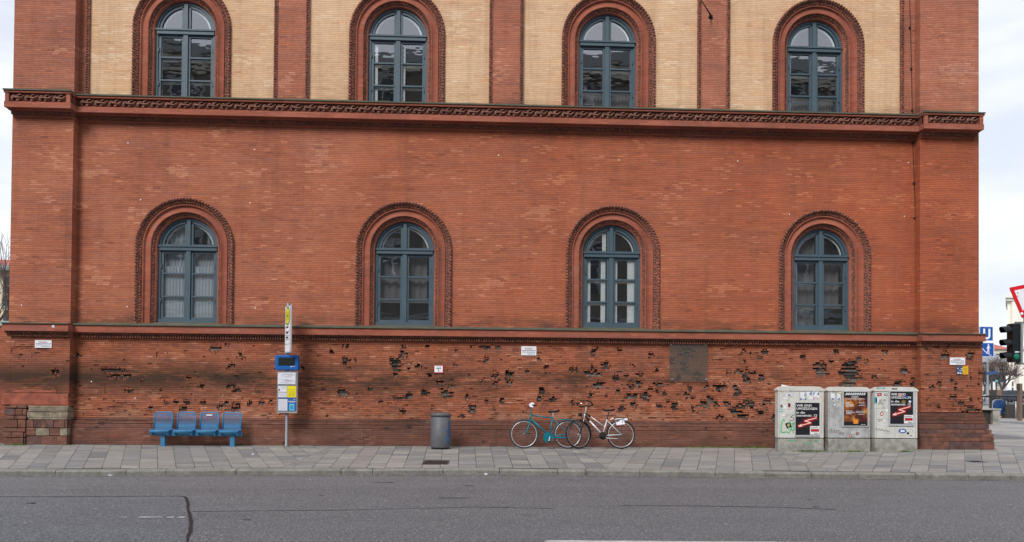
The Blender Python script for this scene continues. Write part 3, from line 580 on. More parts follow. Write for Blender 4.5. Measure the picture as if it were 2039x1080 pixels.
# plinth of darker courses with small ledges
def ragged_box(mb, x0, x1, y0, y1, z0, z1, m, seg=.55, amp=.012):
    x = x0
    while x < x1-1e-4:
        e = min(x1, x+R.uniform(seg*.5, seg*1.4)); 
        if x1-e < seg*.3: e = x1
        mb.box(x, e-.003 if e < x1 else e, y0+R.uniform(-amp, amp), y1, z0, z1-R.uniform(0, .006), m, bev=.006); x = e
mb = MB(); pz = [0, .41, .50, .58, Z_PL+.01]; py_ = [-.15, -.12, -.08, -.04]
for a, b, yv in zip(pz, pz[1:], py_): ragged_box(mb, LX1-.02, RX0+.02, yv, .06, a-(.03 if a == 0 else -.004), b, 'plinth', 1.4 if a < .3 else .7, .006)
for _ in range(26):   # flaked places
    x = R.uniform(-9.3, 11); z = R.uniform(.05, .6); mb.raw([(x, -.168, z), (x+R.uniform(.05, .2), -.166, z+R.uniform(-.01, .02)), (x+R.uniform(.03, .12), -.166, z+R.uniform(.02, .05))], [(0, 1, 2)], 'hole')
mb.build('plinth', Bd)
# pilasters
def pilaster(x0, x1, left):
    e = MB(); e.box(x0, x1, PY, .3, Z_ST-.02, 8.1, 'brick'); e.box(x0+.0, x1, PY+.0, .3, 8.3, TOPZ, 'brick_pil')
    zb = .90 if not left else .92; zb = round(zb/CHH)*CHH
    brickfield(e, x0+.06 if left else x0+.02, x1+(.0 if left else .09), zb, 2.7, PY, 'brick_low'); joints(e, x0+.1, x1-.05, PY, 55, .95); a, b = (x0+.06 if left else x0+.02), x1+(.0 if left else .09)
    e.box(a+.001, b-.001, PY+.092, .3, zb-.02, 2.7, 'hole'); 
    for xx in (a, b): e.poly([(xx, PY, zb), (xx, .2, zb), (xx, .2, 2.7), (xx, PY, 2.7)] if xx == b else [(xx, .2, zb), (xx, PY, zb), (xx, PY, 2.7), (xx, .2, 2.7)], 'brick_low')
    p = e.build('pilaster', Bd, label='left corner pilaster' if left else 'right corner pilaster with deep pits in its lower bricks')
    f = MB()
    if left:
        # patched base: brown rubble at the left, cream moulded blocks at the right
        xm = X(56, 850, PY); xe = x1+.0; xs = X(9, 850, PY)
        zz = [0, .17, .30, .40, .60, .70, .86, .93]
        for a_, b_, pj in ((.875, .93, .03), (.825, .872, .05), (.79, .822, .07), (.645, .787, .05), (.60, .642, .075)):
            x = xm+R.uniform(0, .05)
            while x < xe-.01: w = R.uniform(.45, .9); w = (xe-x) if xe-x-w < .2 else w; f.box(x, x+w-.006, PY-pj+R.uniform(-.006, .006), .2, a_, b_-R.uniform(0, .004), 'stone_cream', .008); x += w
        for a_, b_, lo_, hi_ in ((.405, .595, .09, .2), (.215, .40, .18, .4), (-.03, .21, .2, .42)):
            x = xm
            while x < xe-.01: w = min(R.uniform(lo_, hi_), xe-x); f.box(x, x+w-.008, PY-.065+R.uniform(-.012, .012), .2, a_, b_-R.uniform(.003, .01), R.choice(['stone_brown', 'stone_mauve', 'plinth', 'stone_brown', 'stone_cream']), .01); x += w
        for a_, b_ in zip(zz[:-1], zz[1:]):
            x = xs+R.uniform(0, .04)
            while x < xm-.02: w = min(R.uniform(.16, .34), xm-x-.003); f.box(x, x+w-.014, PY-.07-.03*(a_ < .4)+R.uniform(-.02, .02), .2, a_-(.03 if a_ == 0 else 0), b_-.010, R.choice(['stone_brown', 'stone_mauve', 'plinth', 'stone_brown']), .014); x += w
        f.box(xm-.62, xe-.02, PY-.012, .15, .935, 1.22, 'plaster_red', .02); f.box(xm-.35, xe-.3, PY-.010, .15, 1.22, 1.31, 'plaster_red', .03)
    else:
        lay = [(-.03, .20, .24, .25), (.205, .30, .24, .24), (.305, .40, .23, .22), (.405, .50, .20, .19), (.505, .63, .17, .14), (.635, .72, .13, .10), (.725, .80, .12, .08), (.805, .90, .10, .035)]
        for k, (a_, b_, ox, oy) in enumerate(lay):
            x = x0-.04-ox*.35; xe = x1+ox+.01; yf = PY-oy
            while x < xe-.01:
                w = R.uniform(.35, .8); w = (xe-x) if xe-x-w < .2 else w; f.box(x, x+w-.006, yf+R.uniform(-.012, .012), .3, a_, b_-R.uniform(-.003, .004), R.choice(['stone_brown', 'stone_mauve', 'stone_brown', 'stone_mauve']) if k < 5 else 'plinth', .006); x += w
    f.build('base', p)
    return p
pilaster(LX0, LX1, True); pilaster(RX0, RX1, False)
# string course under the ground-floor windows
def course(mb, layers, x0, x1, proj, ends):
    for z0, z1, yv, m in layers:
        ex = -yv*.25
        mb.box(x0-(ex if ends[0] else 0), x1+(ex if ends[1] else 0), yv+proj, .3, z0, z1, m)
zf = Z(1000, 671, -.2); zt = Z(1000, 657, -.2)
lay = [(zt+.0, zt+.022, -.24, 'copper'), (zf, zt-.001, -.20, 'terra'), (zf-.05, zf-.002, -.12, 'carved'), (zf-.12, zf-.052, -.06, 'carved')]
ZSILL = zt+.022
mb = MB(); course(mb, lay, LX1-.05, RX0+.05, 0, (0, 0))
course(mb, [(a+.002, b+.002, c, d) for a, b, c, d in lay], LX0+.0, LX1, PY, (1, 1)); course(mb, [(a+.002, b+.002, c, d) for a, b, c, d in lay], RX0, RX1, PY, (1, 1))
x = LX1+.2
while x < RX0-.2: mb.box(x, x+.03, -.105, -.05, zf-.12, zf-.055, 'carved'); x += .06
mb.build('string_course', Bd)
# sloping sill between string course and windows
mb = MB(); mb.poly([(LX1, -.235, ZSILL+.001), (RX0, -.235, ZSILL+.001), (RX0, 0.0, ZSILL+.05), (LX1, 0.0, ZSILL+.05)], 'copper')
for c in WINX: mb.poly([(c-R_CUT, 0, ZSILL+.05), (c+R_CUT, 0, ZSILL+.05), (c+R_CUT, .3, ZB+.01), (c-R_CUT, .3, ZB+.01)], 'copper')
mb.build('sill', Bd)
# main cornice with its interlaced frieze
q = lambda py, y: Z(921, py, y)
c_top, c_f0, c_f1, c_r1, c_s1 = q(208.5, -.34), q(213, -.32), q(231, -.27), q(241, -.31), q(246.5, -.18)
lay = [(c_top, c_top+.03, -.36, 'copper'), (c_f0, c_top-.001, -.33, 'terra'), (c_f1-.002, c_f0-.002, -.24, 'scroll_bg'), (c_r1, c_f1-.004, -.31, 'terra'), (c_s1, c_r1-.002, -.20, 'terra'), (c_s1-.075, c_s1-.002, -.11, 'carved'), (c_s1-.13, c_s1-.077, -.05, 'terra')]
mb = MB(); course(mb, lay, LX1-.05, RX0+.05, 0, (0, 0)); lay2 = [(a+.002, b+.002, c, d) for a, b, c, d in lay]
course(mb, lay2, LX0+.05, LX1, PY, (1, 1)); course(mb, lay2, RX0, RX1-.14, PY, (1, 1))
fz0, fz1 = c_f1, c_f0-.003
for x0, x1, pr in ((LX0-.01, LX0+.08, PY), (LX1-.03, LX1+.06, PY), (RX0-.06, RX0+.03, PY), (RX1-.17, RX1-.08, PY)): mb.box(x0, x1, -.31+pr, -.2+pr, fz0, fz1, 'terra')
mb.poly([(LX1, -.36, c_top+.031), (RX0, -.36, c_top+.031), (RX0, 0, c_top+.06), (LX1, 0, c_top+.06)], 'copper')
cor = mb.build('cornice', Bd)
def frieze(mb, x0, x1, yv):
    T = .33; n = max(1, round((x1-x0)/T)); T = (x1-x0)/n; zc = (fz0+fz1)/2; h = (fz1-fz0)/2*.86
    for i in range(n):
        cx = x0+(i+.5)*T; sgn = 1
        for s in (1, -1):      # a pair of spiral scrolls turning opposite ways
            pts = []
            for k in range(15):
                a = k/14; ang = s*(a*1.55*math.pi)+(math.pi if s < 0 else 0); r = h*(.98-.72*a); pts.append((cx+s*.20*T+r*math.cos(ang+1.2)*.95, yv-.035-.012*math.sin(a*6), zc+r*math.sin(ang+1.2)*.92))
            mb.tube(pts, [.021-.008*k/14 for k in range(15)], 'scroll', 5)
        mb.tube([(cx-.52*T, yv-.03, zc-h*.75*sgn), (cx-.25*T, yv-.05, zc+h*.1), (cx, yv-.055, zc-h*.05), (cx+.25*T, yv-.05, zc-h*.1), (cx+.52*T, yv-.03, zc+h*.75*sgn)], [.015, .021, .017, .021, .015], 'scroll', 5)
        mb.lathe([(.004, -.05), (.03, -.035), (.036, 0)], (cx+.0*T, yv, zc+h*.62), 'scroll', 6, 'y'); mb.lathe([(.004, -.05), (.03, -.035), (.036, 0)], (cx, yv, zc-h*.66), 'scroll', 6, 'y')
for q3 in ((LX1+.15, RX0-.15, -.24), (LX0+.10, LX1-.05, PY-.24), (RX0+.05, RX1-.19, PY-.24)): mb = MB(); frieze(mb, *q3); mb.build('frieze', cor, smooth=True)
# shell: side, back, roof, inner floor
mb = MB(); DB = 16
for xx, f in ((LX0, 1), (RX1, 0)):
    pts = [(xx, .25, -.1), (xx, DB, -.1), (xx, DB, TOPZ), (xx, .25, TOPZ)]; mb.poly(pts[::-1] if f == 0 else pts, 'brick')
mb.poly([(LX0, DB, -.1), (RX1, DB, -.1), (RX1, DB, TOPZ), (LX0, DB, TOPZ)], 'brick'); mb.poly([(LX0, PY, TOPZ), (RX1, PY, TOPZ), (RX1, DB, TOPZ), (LX0, DB, TOPZ)], 'terra'); mb.build('shell', Bd)
mb = MB(); mb.box(LX0+.1, RX1-.1, 3.4, 3.6, 2.0, 13.2, 'room'); mb.box(LX0+.1, RX1-.1, .5, 3.4, 7.3, 7.5, 'room'); mb.box(LX0+.1, RX1-.1, .5, 3.4, 2.1, 2.2, 'room')
for xx in (-4.5, .8, 6.1): mb.box(xx, xx+.2, .5, 3.4, 2.2, 13.2, 'room')
mb.box(LX0+.1, RX1-.1, .5, .52, 6.3, 8.0, 'room'); mb.build('interior', Bd)
# ---- windows
def sweep(mb, prof, zb, zs, m, n=30, cx=0.0):
    st = [(cx, zb, -1, 0), (cx, zs, -1, 0)]+[(cx, zs, -math.cos(math.pi*i/n), math.sin(math.pi*i/n)) for i in range(1, n)]+[(cx, zs, 1, 0), (cx, zb, 1, 0)]; k = len(prof); vs = []
    for c_, z_, dx, dz in st:
        for r, y in prof: vs.append((c_+r*dx, y, z_+r*dz))
    fs = [(i*k+j, i*k+j+1, (i+1)*k+j+1, (i+1)*k+j) for i in range(len(st)-1) for j in range(k-1)]
    mb.raw(vs, fs, m)
def stations(r, zb, zs, step):
    out = []; z = zb+step/2
    while z < zs: out.append((-r, z, -1, 0)); z += step
    n = int(math.pi*r/step)
    for i in range(n): a = math.pi*(i+.5)/n; out.append((-r*math.cos(a), zs+r*math.sin(a), -math.cos(a), math.sin(a)))
    z = zb+step/2
    while z < zs: out.append((r, z, 1, 0)); z += step
    return out
# prototype parts in local coordinates (origin at the middle of the frame's foot)
def local_build(mbx, name, smooth=False):
    me = bpy.data.meshes.new(name); me.from_pydata(mbx.v, [], mbx.f)
    for m in mbx.mats: me.materials.append(M[m])
    me.polygons.foreach_set('material_index', mbx.m)
    if smooth: me.polygons.foreach_set('use_smooth', [True]*len(me.polygons))
    me.update(); return me
tmp = MB(); zs = ZS-ZB; fy = .24
def frame_mb():
    e = MB()
    sweep(e, [(.735, .40), (.735, fy), (.675, fy), (.675, fy+.03), (.61, fy+.03), (.61, fy+.10)], -.02, zs, 'frame')
    e.box(-.735, .735, fy-.02, fy+.12, -.02, .075, 'frame'); e.box(-.70, .70, fy-.035, fy+.1, zs-.075, zs+.045, 'frame'); e.box(-.72, .72, fy-.06, fy+.05, zs+.012, zs+.05, 'frame')
    e.box(-.055, .055, fy-.015, fy+.10, .0, zs-.08, 'frame', .012); e.box(-.045, .045, fy-.012, fy+.10, zs+.04, zs+.70, 'frame', .01)
    e.box(-.105, .105, fy+.03, fy+.09, .07, zs+.63, 'frame'); e.box(-.64, .64, fy+.031, fy+.091, .07, .13, 'frame'); e.box(-.64, .64, fy+.031, fy+.091, zs-.14, zs-.07, 'frame'); e.box(-.64, .64, fy+.031, fy+.091, zs+.04, zs+.085, 'frame')
    for z in (.645, 1.215): e.box(-.64, .64, fy+.022, fy+.085, z-.018, z+.018, 'frame')
    for z in (.5, 1.35): e.box(-.668, -.648, fy-.006, fy+.03, z, z+.1, 'frame'); e.box(.648, .668, fy-.006, fy+.03, z, z+.1, 'frame')
    return e
def pane_mb(seed):
    e = MB(); y = fy+.07; rq = random.Random(seed); cells = []
    for x0, x1 in ((-.63, -.001), (.001, .63)):
        for z0, z1 in ((.06, .644), (.646, 1.214), (1.216, zs-.07)): cells.append([(x0, z0), (x1, z0), (x1, z1), (x0, z1)])
        ar = [(.63*math.cos(a*math.pi/24), zs+.63*math.sin(a*math.pi/24)) for a in range(0, 25)]
        cells.append([(x1, zs-.06), *(q for q in ar if x0 < q[0] <= x1+1e-6), (x0, zs+.60), (x0, zs-.06)] if x0 > 0 else [(x0, zs-.06), (x1, zs-.06), (x1, zs+.60), *(q for q in ar if x0-1e-6 <= q[0] < x1)])
    for c in cells:      # every light of old glass sits at its own slight angle
        cx = sum(p[0] for p in c)/len(c); cz = sum(p[1] for p in c)/len(c); tx, tz = rq.uniform(-.007, .007), rq.uniform(-.007, .007)
        e.poly([(p[0], y+(p[0]-cx)*tx+(p[1]-cz)*tz, p[1]) for p in c], 'glass')
    return e
def surround_mb():
    e = MB(); zb = -.10
    sweep(e, [(1.13, .02), (1.13, -.03), (1.125, -.035)], zb, zs, 'carved')
    sweep(e, [(1.19, .01), (1.175, -.05), (1.13, -.06), (1.115, -.02), (1.02, .03)], zb, zs, 'carved')
    sweep(e, [(1.02, .03), (1.02, .0), (1.0, .0), (1.0, .05), (.985, .055)], zb, zs, 'terra')
    sweep(e, [(.985, .055), (.86, .06), (.86, .05), (.845, .05), (.84, .09)], zb, zs, 'terra')
    sweep(e, [(.84, .09), (.775, .14), (.765, .15)], zb, zs, 'carved'); sweep(e, [(.765, .15), (.74, .16), (.737, .42)], zb, zs, 'terra')
    for x, z, dx, dz in stations(1.155, zb+.1, zs, .078):      # rope beads
        i0 = len(e.v); e.lathe([(.004, -.045), (.024, -.032), (.034, 0), (.024, .032), (.004, .045)], (0, 0, 0), 'carved', 6, 'z')
        a = math.atan2(dx, dz); e.xf(Matrix.Translation((x, -.055, z)) @ Matrix.Rotation(a+math.radians(62), 4, 'Y'), i0)
    for r, st, yy, wd, dep in ((1.068, .062, .004, .034, .035), (.806, .052, .112, .024, .03)):   # leaf rows
        for x, z, dx, dz in stations(r, zb+.1, zs, st):
            tx, tz = -dz, dx; a = st*.42
            P = [(x+dx*wd-tx*a*.2, yy-.0+.02*(1 if r < 1 else 1)*-1, z+dz*wd-tz*a*.2), (x+tx*a, yy, z+tz*a), (x-dx*wd, yy+.015, z-dz*wd), (x-tx*a, yy, z-tz*a), (x, yy-dep, z)]
            e.raw(P, [(0, 1, 4), (1, 2, 4), (2, 3, 4), (3, 0, 4)], 'carved')
    return e
def inner_mb(white=True, off=0.0, w=.05):
    e = MB(); y = fy+.105
    m = 'white_wood'
    for s in (-1, 1):
        a, b = (-.66+off, -.03+off) if s < 0 else (.03+off, .66+off); e.box(a, a+w, y, y+.04, .05, zs-.05, m); e.box(b-w, b, y, y+.04, .05, zs-.05, m); e.box(a, b, y+.001, y+.039, .05, .12, m); e.box(a, b, y+.001, y+.039, zs-.14, zs-.06, m)
        for z in (.62, 1.19): e.box(a, b, y+.002, y+.038, z-.052, z+.012, m)
    sweep(e, [(.56, y), (.60, y), (.60, y+.06)], zs-.02, zs+.0, m)
    return e
def curtain_mb(x0, x1, z0, z1, y, m, folds=9, arch=False, amp=.02):
    e = MB(); n = 60; cols = []
    for i in range(n+1):
        x = x0+(x1-x0)*i/n; yy = y+amp*math.sin(i/n*folds*2*math.pi)+amp*.4*math.sin(i*1.7); zt_ = z1
        if arch: zt_ = zs+math.sqrt(max(0.0, .70**2-x*x))
        cols.append((x, yy, zt_))
    for a, b in zip(cols, cols[1:]): e.poly([(a[0], a[1], z0), (b[0], b[1], z0), (b[0], b[1]+.002, b[2]), (a[0], a[1]+.002, a[2])], m)
    return e
def add_child(name, me, par, label=None):
    o = bpy.data.objects.new(name, me); C.objects.link(o); o.parent = par
    if label: o['label'] = label
    return o
me_f = local_build(frame_mb(), 'window'); me_ps = [local_build(pane_mb(k), 'pane') for k in range(8)]; me_s = local_build(surround_mb(), 'surround', True); me_i = local_build(inner_mb(), 'inner_frame')
me_i2 = local_build(inner_mb(off=.07, w=.075), 'inner_frame'); me_i3 = local_build(inner_mb(off=-.09, w=.12), 'inner_frame'); me_ir = local_build(inner_mb(off=.05, w=.04), 'inner_frame')
def make_window(cx, dz, inner, curtains):
    w = bpy.data.objects.new('window', me_f); C.objects.link(w); w.parent = Bd; w.location = (cx-.76, 0, ZB+dz)
    add_child('pane', me_ps.pop(), w); add_child('surround', me_s, w); add_child('inner_frame', inner, w)
    for c in curtains: add_child('curtain', local_build(c, 'curtain'), w)
    return w
yc = fy+.21
make_window(WINX[0], 0, me_i, [curtain_mb(-.64, .64, .04, zs-.45, fy+.115, 'curtain', 16, amp=.008), curtain_mb(-.64, .64, zs-.46, zs-.02, yc, 'curtain', 16, amp=.008), curtain_mb(-.62, .06, zs, 0, yc+.02, 'curtain', 5, True), curtain_mb(.38, .62, zs, 0, yc+.02, 'curtain', 3, True)])
make_window(WINX[1], 0, me_i3 if False else me_i, [curtain_mb(-.64, -.02, .62, zs, yc+.05, 'curtain_dark', 3), curtain_mb(.04, .56, .62, zs, yc+.05, 'curtain_dark', 3), curtain_mb(-.64, -.3, zs, 0, yc+.05, 'curtain_dark', 4, True), curtain_mb(.42, .62, zs, 0, yc+.05, 'curtain_dark', 2, True)])
make_window(WINX[2], 0, me_i2, [curtain_mb(.43, .62, .09, zs-.08, fy+.095, 'white_wood', 1, amp=.003), curtain_mb(-.25, -.13, .09, zs-.08, fy+.095, 'white_wood', 1, amp=.002), curtain_mb(-.22, -.12, zs+.05, zs+.52, fy+.095, 'white_wood', 1, amp=.002)])  # white strips here are casement frames built with the curtain mesh
make_window(WINX[3], 0, me_ir, [curtain_mb(-.62, -.04, .05, zs-.1, yc+.1, 'curtain_dark', 3), curtain_mb(.04, .62, .62, zs-.1, yc+.1, 'curtain_dark', 3), curtain_mb(-.62, -.02, zs, 0, yc+.1, 'curtain_dark', 4, True)])
make_window(UPX[0], UP, me_i, []); make_window(UPX[1], UP, me_i2, []); make_window(UPX[2], UP, me_i, [curtain_mb(-.64, .64, .0, .66, yc+.1, 'curtain_dark', 2)]); make_window(UPX[3], UP, me_ir, [curtain_mb(-.64, .64, .0, .66, yc+.1, 'curtain_dark', 2)])
# lightning conductor and its clips
mb = MB()
def wire(mb, pts, y, r=.008):
    P = [(*[U(a, b, y)[0]], y, U(a, b, y)[1]) for a, b in pts]; mb.tube(P, r, 'iron', 5)
wire(mb, [(1811, -20), (1815, 120), (1817, 226)], -.03); wire(mb, [(1817, 262), (1822, 400), (1826, 560), (1829, 655)], -.03); wire(mb, [(1831, 690), (1833, 740)], -.03, .010)
mb.tube([(X(1834, 740, -.18), -.18, Z(1834, 740, -.18)), (X(1835, 800, -.18), -.19, Z(1835, 800, -.18)), (X(1836, 884, -.19), -.19, .06)], .018, 'rust', 8)
for a, b in ((1812, 55), (1815, 137), (1817, 220), (1818, 285), (1820, 365), (1822, 434), (1824, 495), (1826, 570), (1828, 650)): x, z = U(a, b, -.03); mb.box(x-.02, x+.02, -.045, 0, z-.02, z+.02, 'iron')
mb.build('lightning_conductor', Bd)
# small white dabs of filler on the bricks
for a, b in ((255, 285), (507, 298), (280, 398), (498, 404), (993, 309), (1233, 319), (1572, 427), (1809, 324), (1801, 431), (43, 608), (253, 611), (508, 614), (1469, 321), (182, 760), (269, 793)):
    x, z = U(a, b, -.004 if a > 60 else PY-.004); y = -.006 if a > 60 else PY-.006; s = .014; mb = MB(); mb.poly([(x-s, y, z-s), (x+s, y, z-s*.8), (x+s*.8, y, z+s), (x-s, y, z+s*.9)], 'white'); mb.build('filler_dab', Bd)
x, z = U(106, 650, PY-.2); mb = MB(); mb.poly([(x-.03, PY-.204, z-.03), (x+.03, PY-.204, z-.03), (x+.03, PY-.204, z+.03), (x-.03, PY-.204, z+.03)], 'paper'); mb.build('filler_dab', Bd)

# the wall that continues to the left behind the corner
Lw = thing('boundary_wall', (-13.5, .4, 0), 'lower red brick wall with copper coping beside the left corner of the building', 'wall')
mb = MB(); x1 = LX0+.05; brickfield(mb, -22, x1, .60, 2.62, .25, 'brick_low'); mb.box(-22, x1, .35, .7, 0, 2.9, 'brick_low'); ragged_box(mb, -22, x1, .12, .4, -.03, .62, 'plinth'); mb.box(X(8, 700, .1), LX0+.06, PY+.12, .4, .9, 2.7, 'brick_low'); mb.build('masonry', Lw)
mb = MB(); zc = Z(5, 672, .1); mb.box(-22, x1, .02, .7, zc, zc+.28, 'terra'); mb.box(-22, x1, .12, .6, zc-.09, zc-.002, 'carved')
mb.poly([(-22, 0, zc+.285), (x1, 0, zc+.285), (x1, .5, zc+.43), (-22, .5, zc+.43)], 'copper_pale'); mb.poly([(-22, 0, zc+.25), (x1, 0, zc+.25), (x1, 0, zc+.285), (-22, 0, zc+.285)], 'copper'); mb.build('coping', Lw)

# ------------------------------------------------------------------ street furniture
# seats at the bus stop
bx_, by_ = G(324, 889); YB = by_+.06
def bxz(px, py, y=None): return U(px, py, YB if y is None else y)
Bn = thing('seat_bench', (X(392, 889, YB), YB, 0), 'blue metal bench of four perforated bucket seats on two legs', 'bench')
mb = MB(); z0, z1 = Z(324, 868, YB), Z(324, 859.5, YB); xl, xr = X(307, 860, YB), X(482, 860, YB); mb.box(xl, xr, YB-.04, YB+.05, z0, z1, 'bench_dull', .006); mb.build('beam', Bn)
for a, b in ((321.2, 329.8), (459.2, 468)):
    mb = MB(); mb.box(X(a, 870, YB), X(b, 870, YB), YB-.05, YB+.05, 0, z1-.004, 'bench_dull', .008); mb.box(X(a, 870, YB)-.03, X(b, 870, YB)+.03, YB-.08, YB+.08, 0, .012, 'bench_dull'); mb.build('leg', Bn)
zt_ = Z(324, 821, YB+.16); zs_ = Z(324, 857, YB-.05)
for i, (a, b) in enumerate(((306.4, 344), (352.6, 390.5), (398.3, 436), (443.2, 480.8))):
    xa, xb = X(a+.6, 840, YB+.1), X(b-.6, 840, YB+.1); r = .07; yb0, yb1 = YB+.10, YB+.13; s = MB(); zz0 = zs_+.02
    pth = [(xa, yb0, zz0), (xa, yb1-.02, zt_-r)]+[(xa+r-r*math.cos(t*math.pi/12), yb1-.01, zt_-r+r*math.sin(t*math.pi/12)) for t in range(1, 7)]+[(xb-r+r*math.sin(t*math.pi/12), yb1-.01, zt_-r+r*math.cos(t*math.pi/12)) for t in range(0, 6)]+[(xb, yb1-.02, zt_-r), (xb, yb0, zz0)]
    s.tube(pth, .0145, 'bench_blue', 8); s.poly([(xa+.01, yb0+.005, zz0), (xb-.01, yb0+.005, zz0), (xb-.012, yb1-.012, zt_-.03), (xa+.012, yb1-.012, zt_-.03)], 'perf'); bk = s.build('backrest', Bn, True)
    s = MB(); xs0, xs1 = xa-.012, xb+.012
    prof = [(YB-.15, zs_-.005), (YB-.13, zs_+.012), (YB-.05, zs_-.006), (YB+.04, zs_-.008), (YB+.11, zs_+.03)]
    for (ya, za), (yb2, zb2) in zip(prof, prof[1:]): s.poly([(xs0+.01, ya, za), (xs1-.01, ya, za), (xs1-.01, yb2, zb2), (xs0+.01, yb2, zb2)], 'perf')
    s.tube([(xs0, YB+.11, zs_+.03), (xs0, YB+.0, zs_-.004), (xs0, YB-.12, zs_+.01), (xs0+.02, YB-.15, zs_-.012), (xs1-.02, YB-.15, zs_-.012), (xs1, YB-.12, zs_+.01), (xs1, YB, zs_-.004), (xs1, YB+.11, zs_+.03)], .0165, 'bench_blue', 8)
    s.box(xs0+.01, xs1-.01, YB-.162, YB-.15, zs_-.055, zs_-.003, 'bench_dull'); s.build('seat', Bn, True)
    for xx in (xs0+.03, xs1-.03): s = MB(); s.box(xx-.014, xx+.014, YB-.14, YB+.06, zs_-.10, zs_-.02, 'bench_blue'); s.lathe([(.012, 0), (.012, .03)], (xx, YB-.1, zs_-.125), 'bench_blue', 8); s.build('bracket', Bn)
    if i == 2:
        s = MB(); xc = (xa+xb)/2; s.box(xc-.075, xc+.065, yb1-.04, yb1-.034, zt_-.075, zt_-.045, 'white'); s.build('sticker', bk)
# bus stop mast
mx_, my_ = G(573, 889.5); YM = my_
Bs = thing('bus_stop_sign', (mx_, YM, 0), 'bus stop mast with blue departure display, timetable case and angled yellow and green stop flag', 'bus stop')
xm = X(573, 800, YM)
mb = MB(); mb.lathe([(.045, 0), (.045, .02), (.038, .03), (.038, 2.15), (.036, 3.44), (.02, 3.45)], (xm-.02, YM, 0), 'steel', 16); mb.lathe([(.08, 0), (.075, .02)], (xm-.02, YM, 0), 'steel', 16); mb.build('pole', Bs, True)
YF = YM-.10; xa, zb_ = U(551.3, 823, YF); xb, zt2 = U(592, 738.5, YF)
mb = MB(); mb.box(xa, xb, YF, YF+.09, zb_, zt2, 'frame_metal', .012); ca = mb.build('timetable_case', Bs)
def rr(px0, py0, px1, py1, y): a = U(px0, py0, y); b = U(px1, py1, y); return a[0], b[0], b[1], a[1]
mb = MB()
def panel(mb, px0, py0, px1, py1, y, m): x0, x1, z0, z1 = rr(px0, py0, px1, py1, y); mb.poly([(x0, y, z0), (x1, y, z0), (x1, y, z1), (x0, y, z1)], m)
y = YF-.004; panel(mb, 553, 741.5, 590, 820.5, y, 'steel'); y -= .003
panel(mb, 553.6, 742, 588.5, 765.5, y, 'paper'); panel(mb, 553.8, 766, 561, 767.4, y, 'map_blue'); panel(mb, 554, 768.5, 571, 781, y, 'paper'); panel(mb, 554, 782, 571, 791.4, y, 'paper'); panel(mb, 572, 768.8, 589.3, 791.5, y, 'yellow'); panel(mb, 553.8, 792.4, 590, 794.3, y, 'map_blue')
panel(mb, 554.3, 795, 572, 818, y, 'paper'); panel(mb, 572.3, 794.5, 590, 818, y, 'map_blue'); panel(mb, 576.3, 804.5, 585.8, 817.6, y-.002, 'cyan'); panel(mb, 578.3, 807.5, 583.8, 815, y-.003, 'stop_blue'); panel(mb, 579.2, 809, 580.6, 811, y-.004, 'cyan'); panel(mb, 581.4, 809, 582.8, 811, y-.004, 'cyan'); panel(mb, 579.6, 812.2, 582.6, 813.6, y-.004, 'cyan')
panel(mb, 573.3, 799, 588.5, 800, y-.002, 'white'); panel(mb, 576, 801, 587, 801.6, y-.002, 'white'); panel(mb, 584, 795.3, 588, 796, y-.002, 'white'); panel(mb, 554.8, 774.5, 557.4, 779, y-.002, 'olive'); panel(mb, 573.3, 776, 587.5, 776.6, y-.002, 'olive')
for i in range(16):
    a = R.uniform(555, 585); b = R.uniform(744, 763); x, z = U(a, b, y-.002); pts = [(x, z)]
    for _ in range(3): x += R.uniform(.03, .07); z += R.choice((-.02, 0, .02, 0)); pts.append((min(x, U(588, b, y)[0]), z))
    mb.ribbon(pts, .004, y-.002-.0001*i, 'sticker_grey')
for i in range(9): panel(mb, 555.5, 797+i*2.3, 570.5, 797.5+i*2.3, y-.002, 'sticker_grey')
for i in range(3): panel(mb, 555.5, 784+i*2.2, 569.5, 784.5+i*2.2, y-.002, 'sticker_grey'); panel(mb, 559, 770+i*1.9, 569.5, 770.4+i*1.9, y-.002, 'sticker_grey')
for i in range(5): panel(mb, 574.5, 779+i*2.2, 587.5, 779.5+i*2.2, y-.002, 'olive')
mb.build('timetable', ca)
YD = YM-.16; xa, z0 = U(547.6, 737, YD); xb, z1 = U(593.4, 708, YD)
mb = MB(); mb.box(xa, xb, YD, YD+.20, z0, z1, 'stop_blue', .015); dd = mb.build('display', Bs)
mb = MB(); panel(mb, 554.5, 712, 587.3, 728.5, YD-.003, 'screen')
for i in range(3): panel(mb, 556, 714.5+i*5, 586, 715.2+i*5, YD-.005, 'grille')
panel(mb, 578.5, 729.6, 581, 731.2, YD-.003, 'white'); panel(mb, 582, 729.4, 587.5, 730.2, YD-.003, 'white'); mb.build('screen', dd)
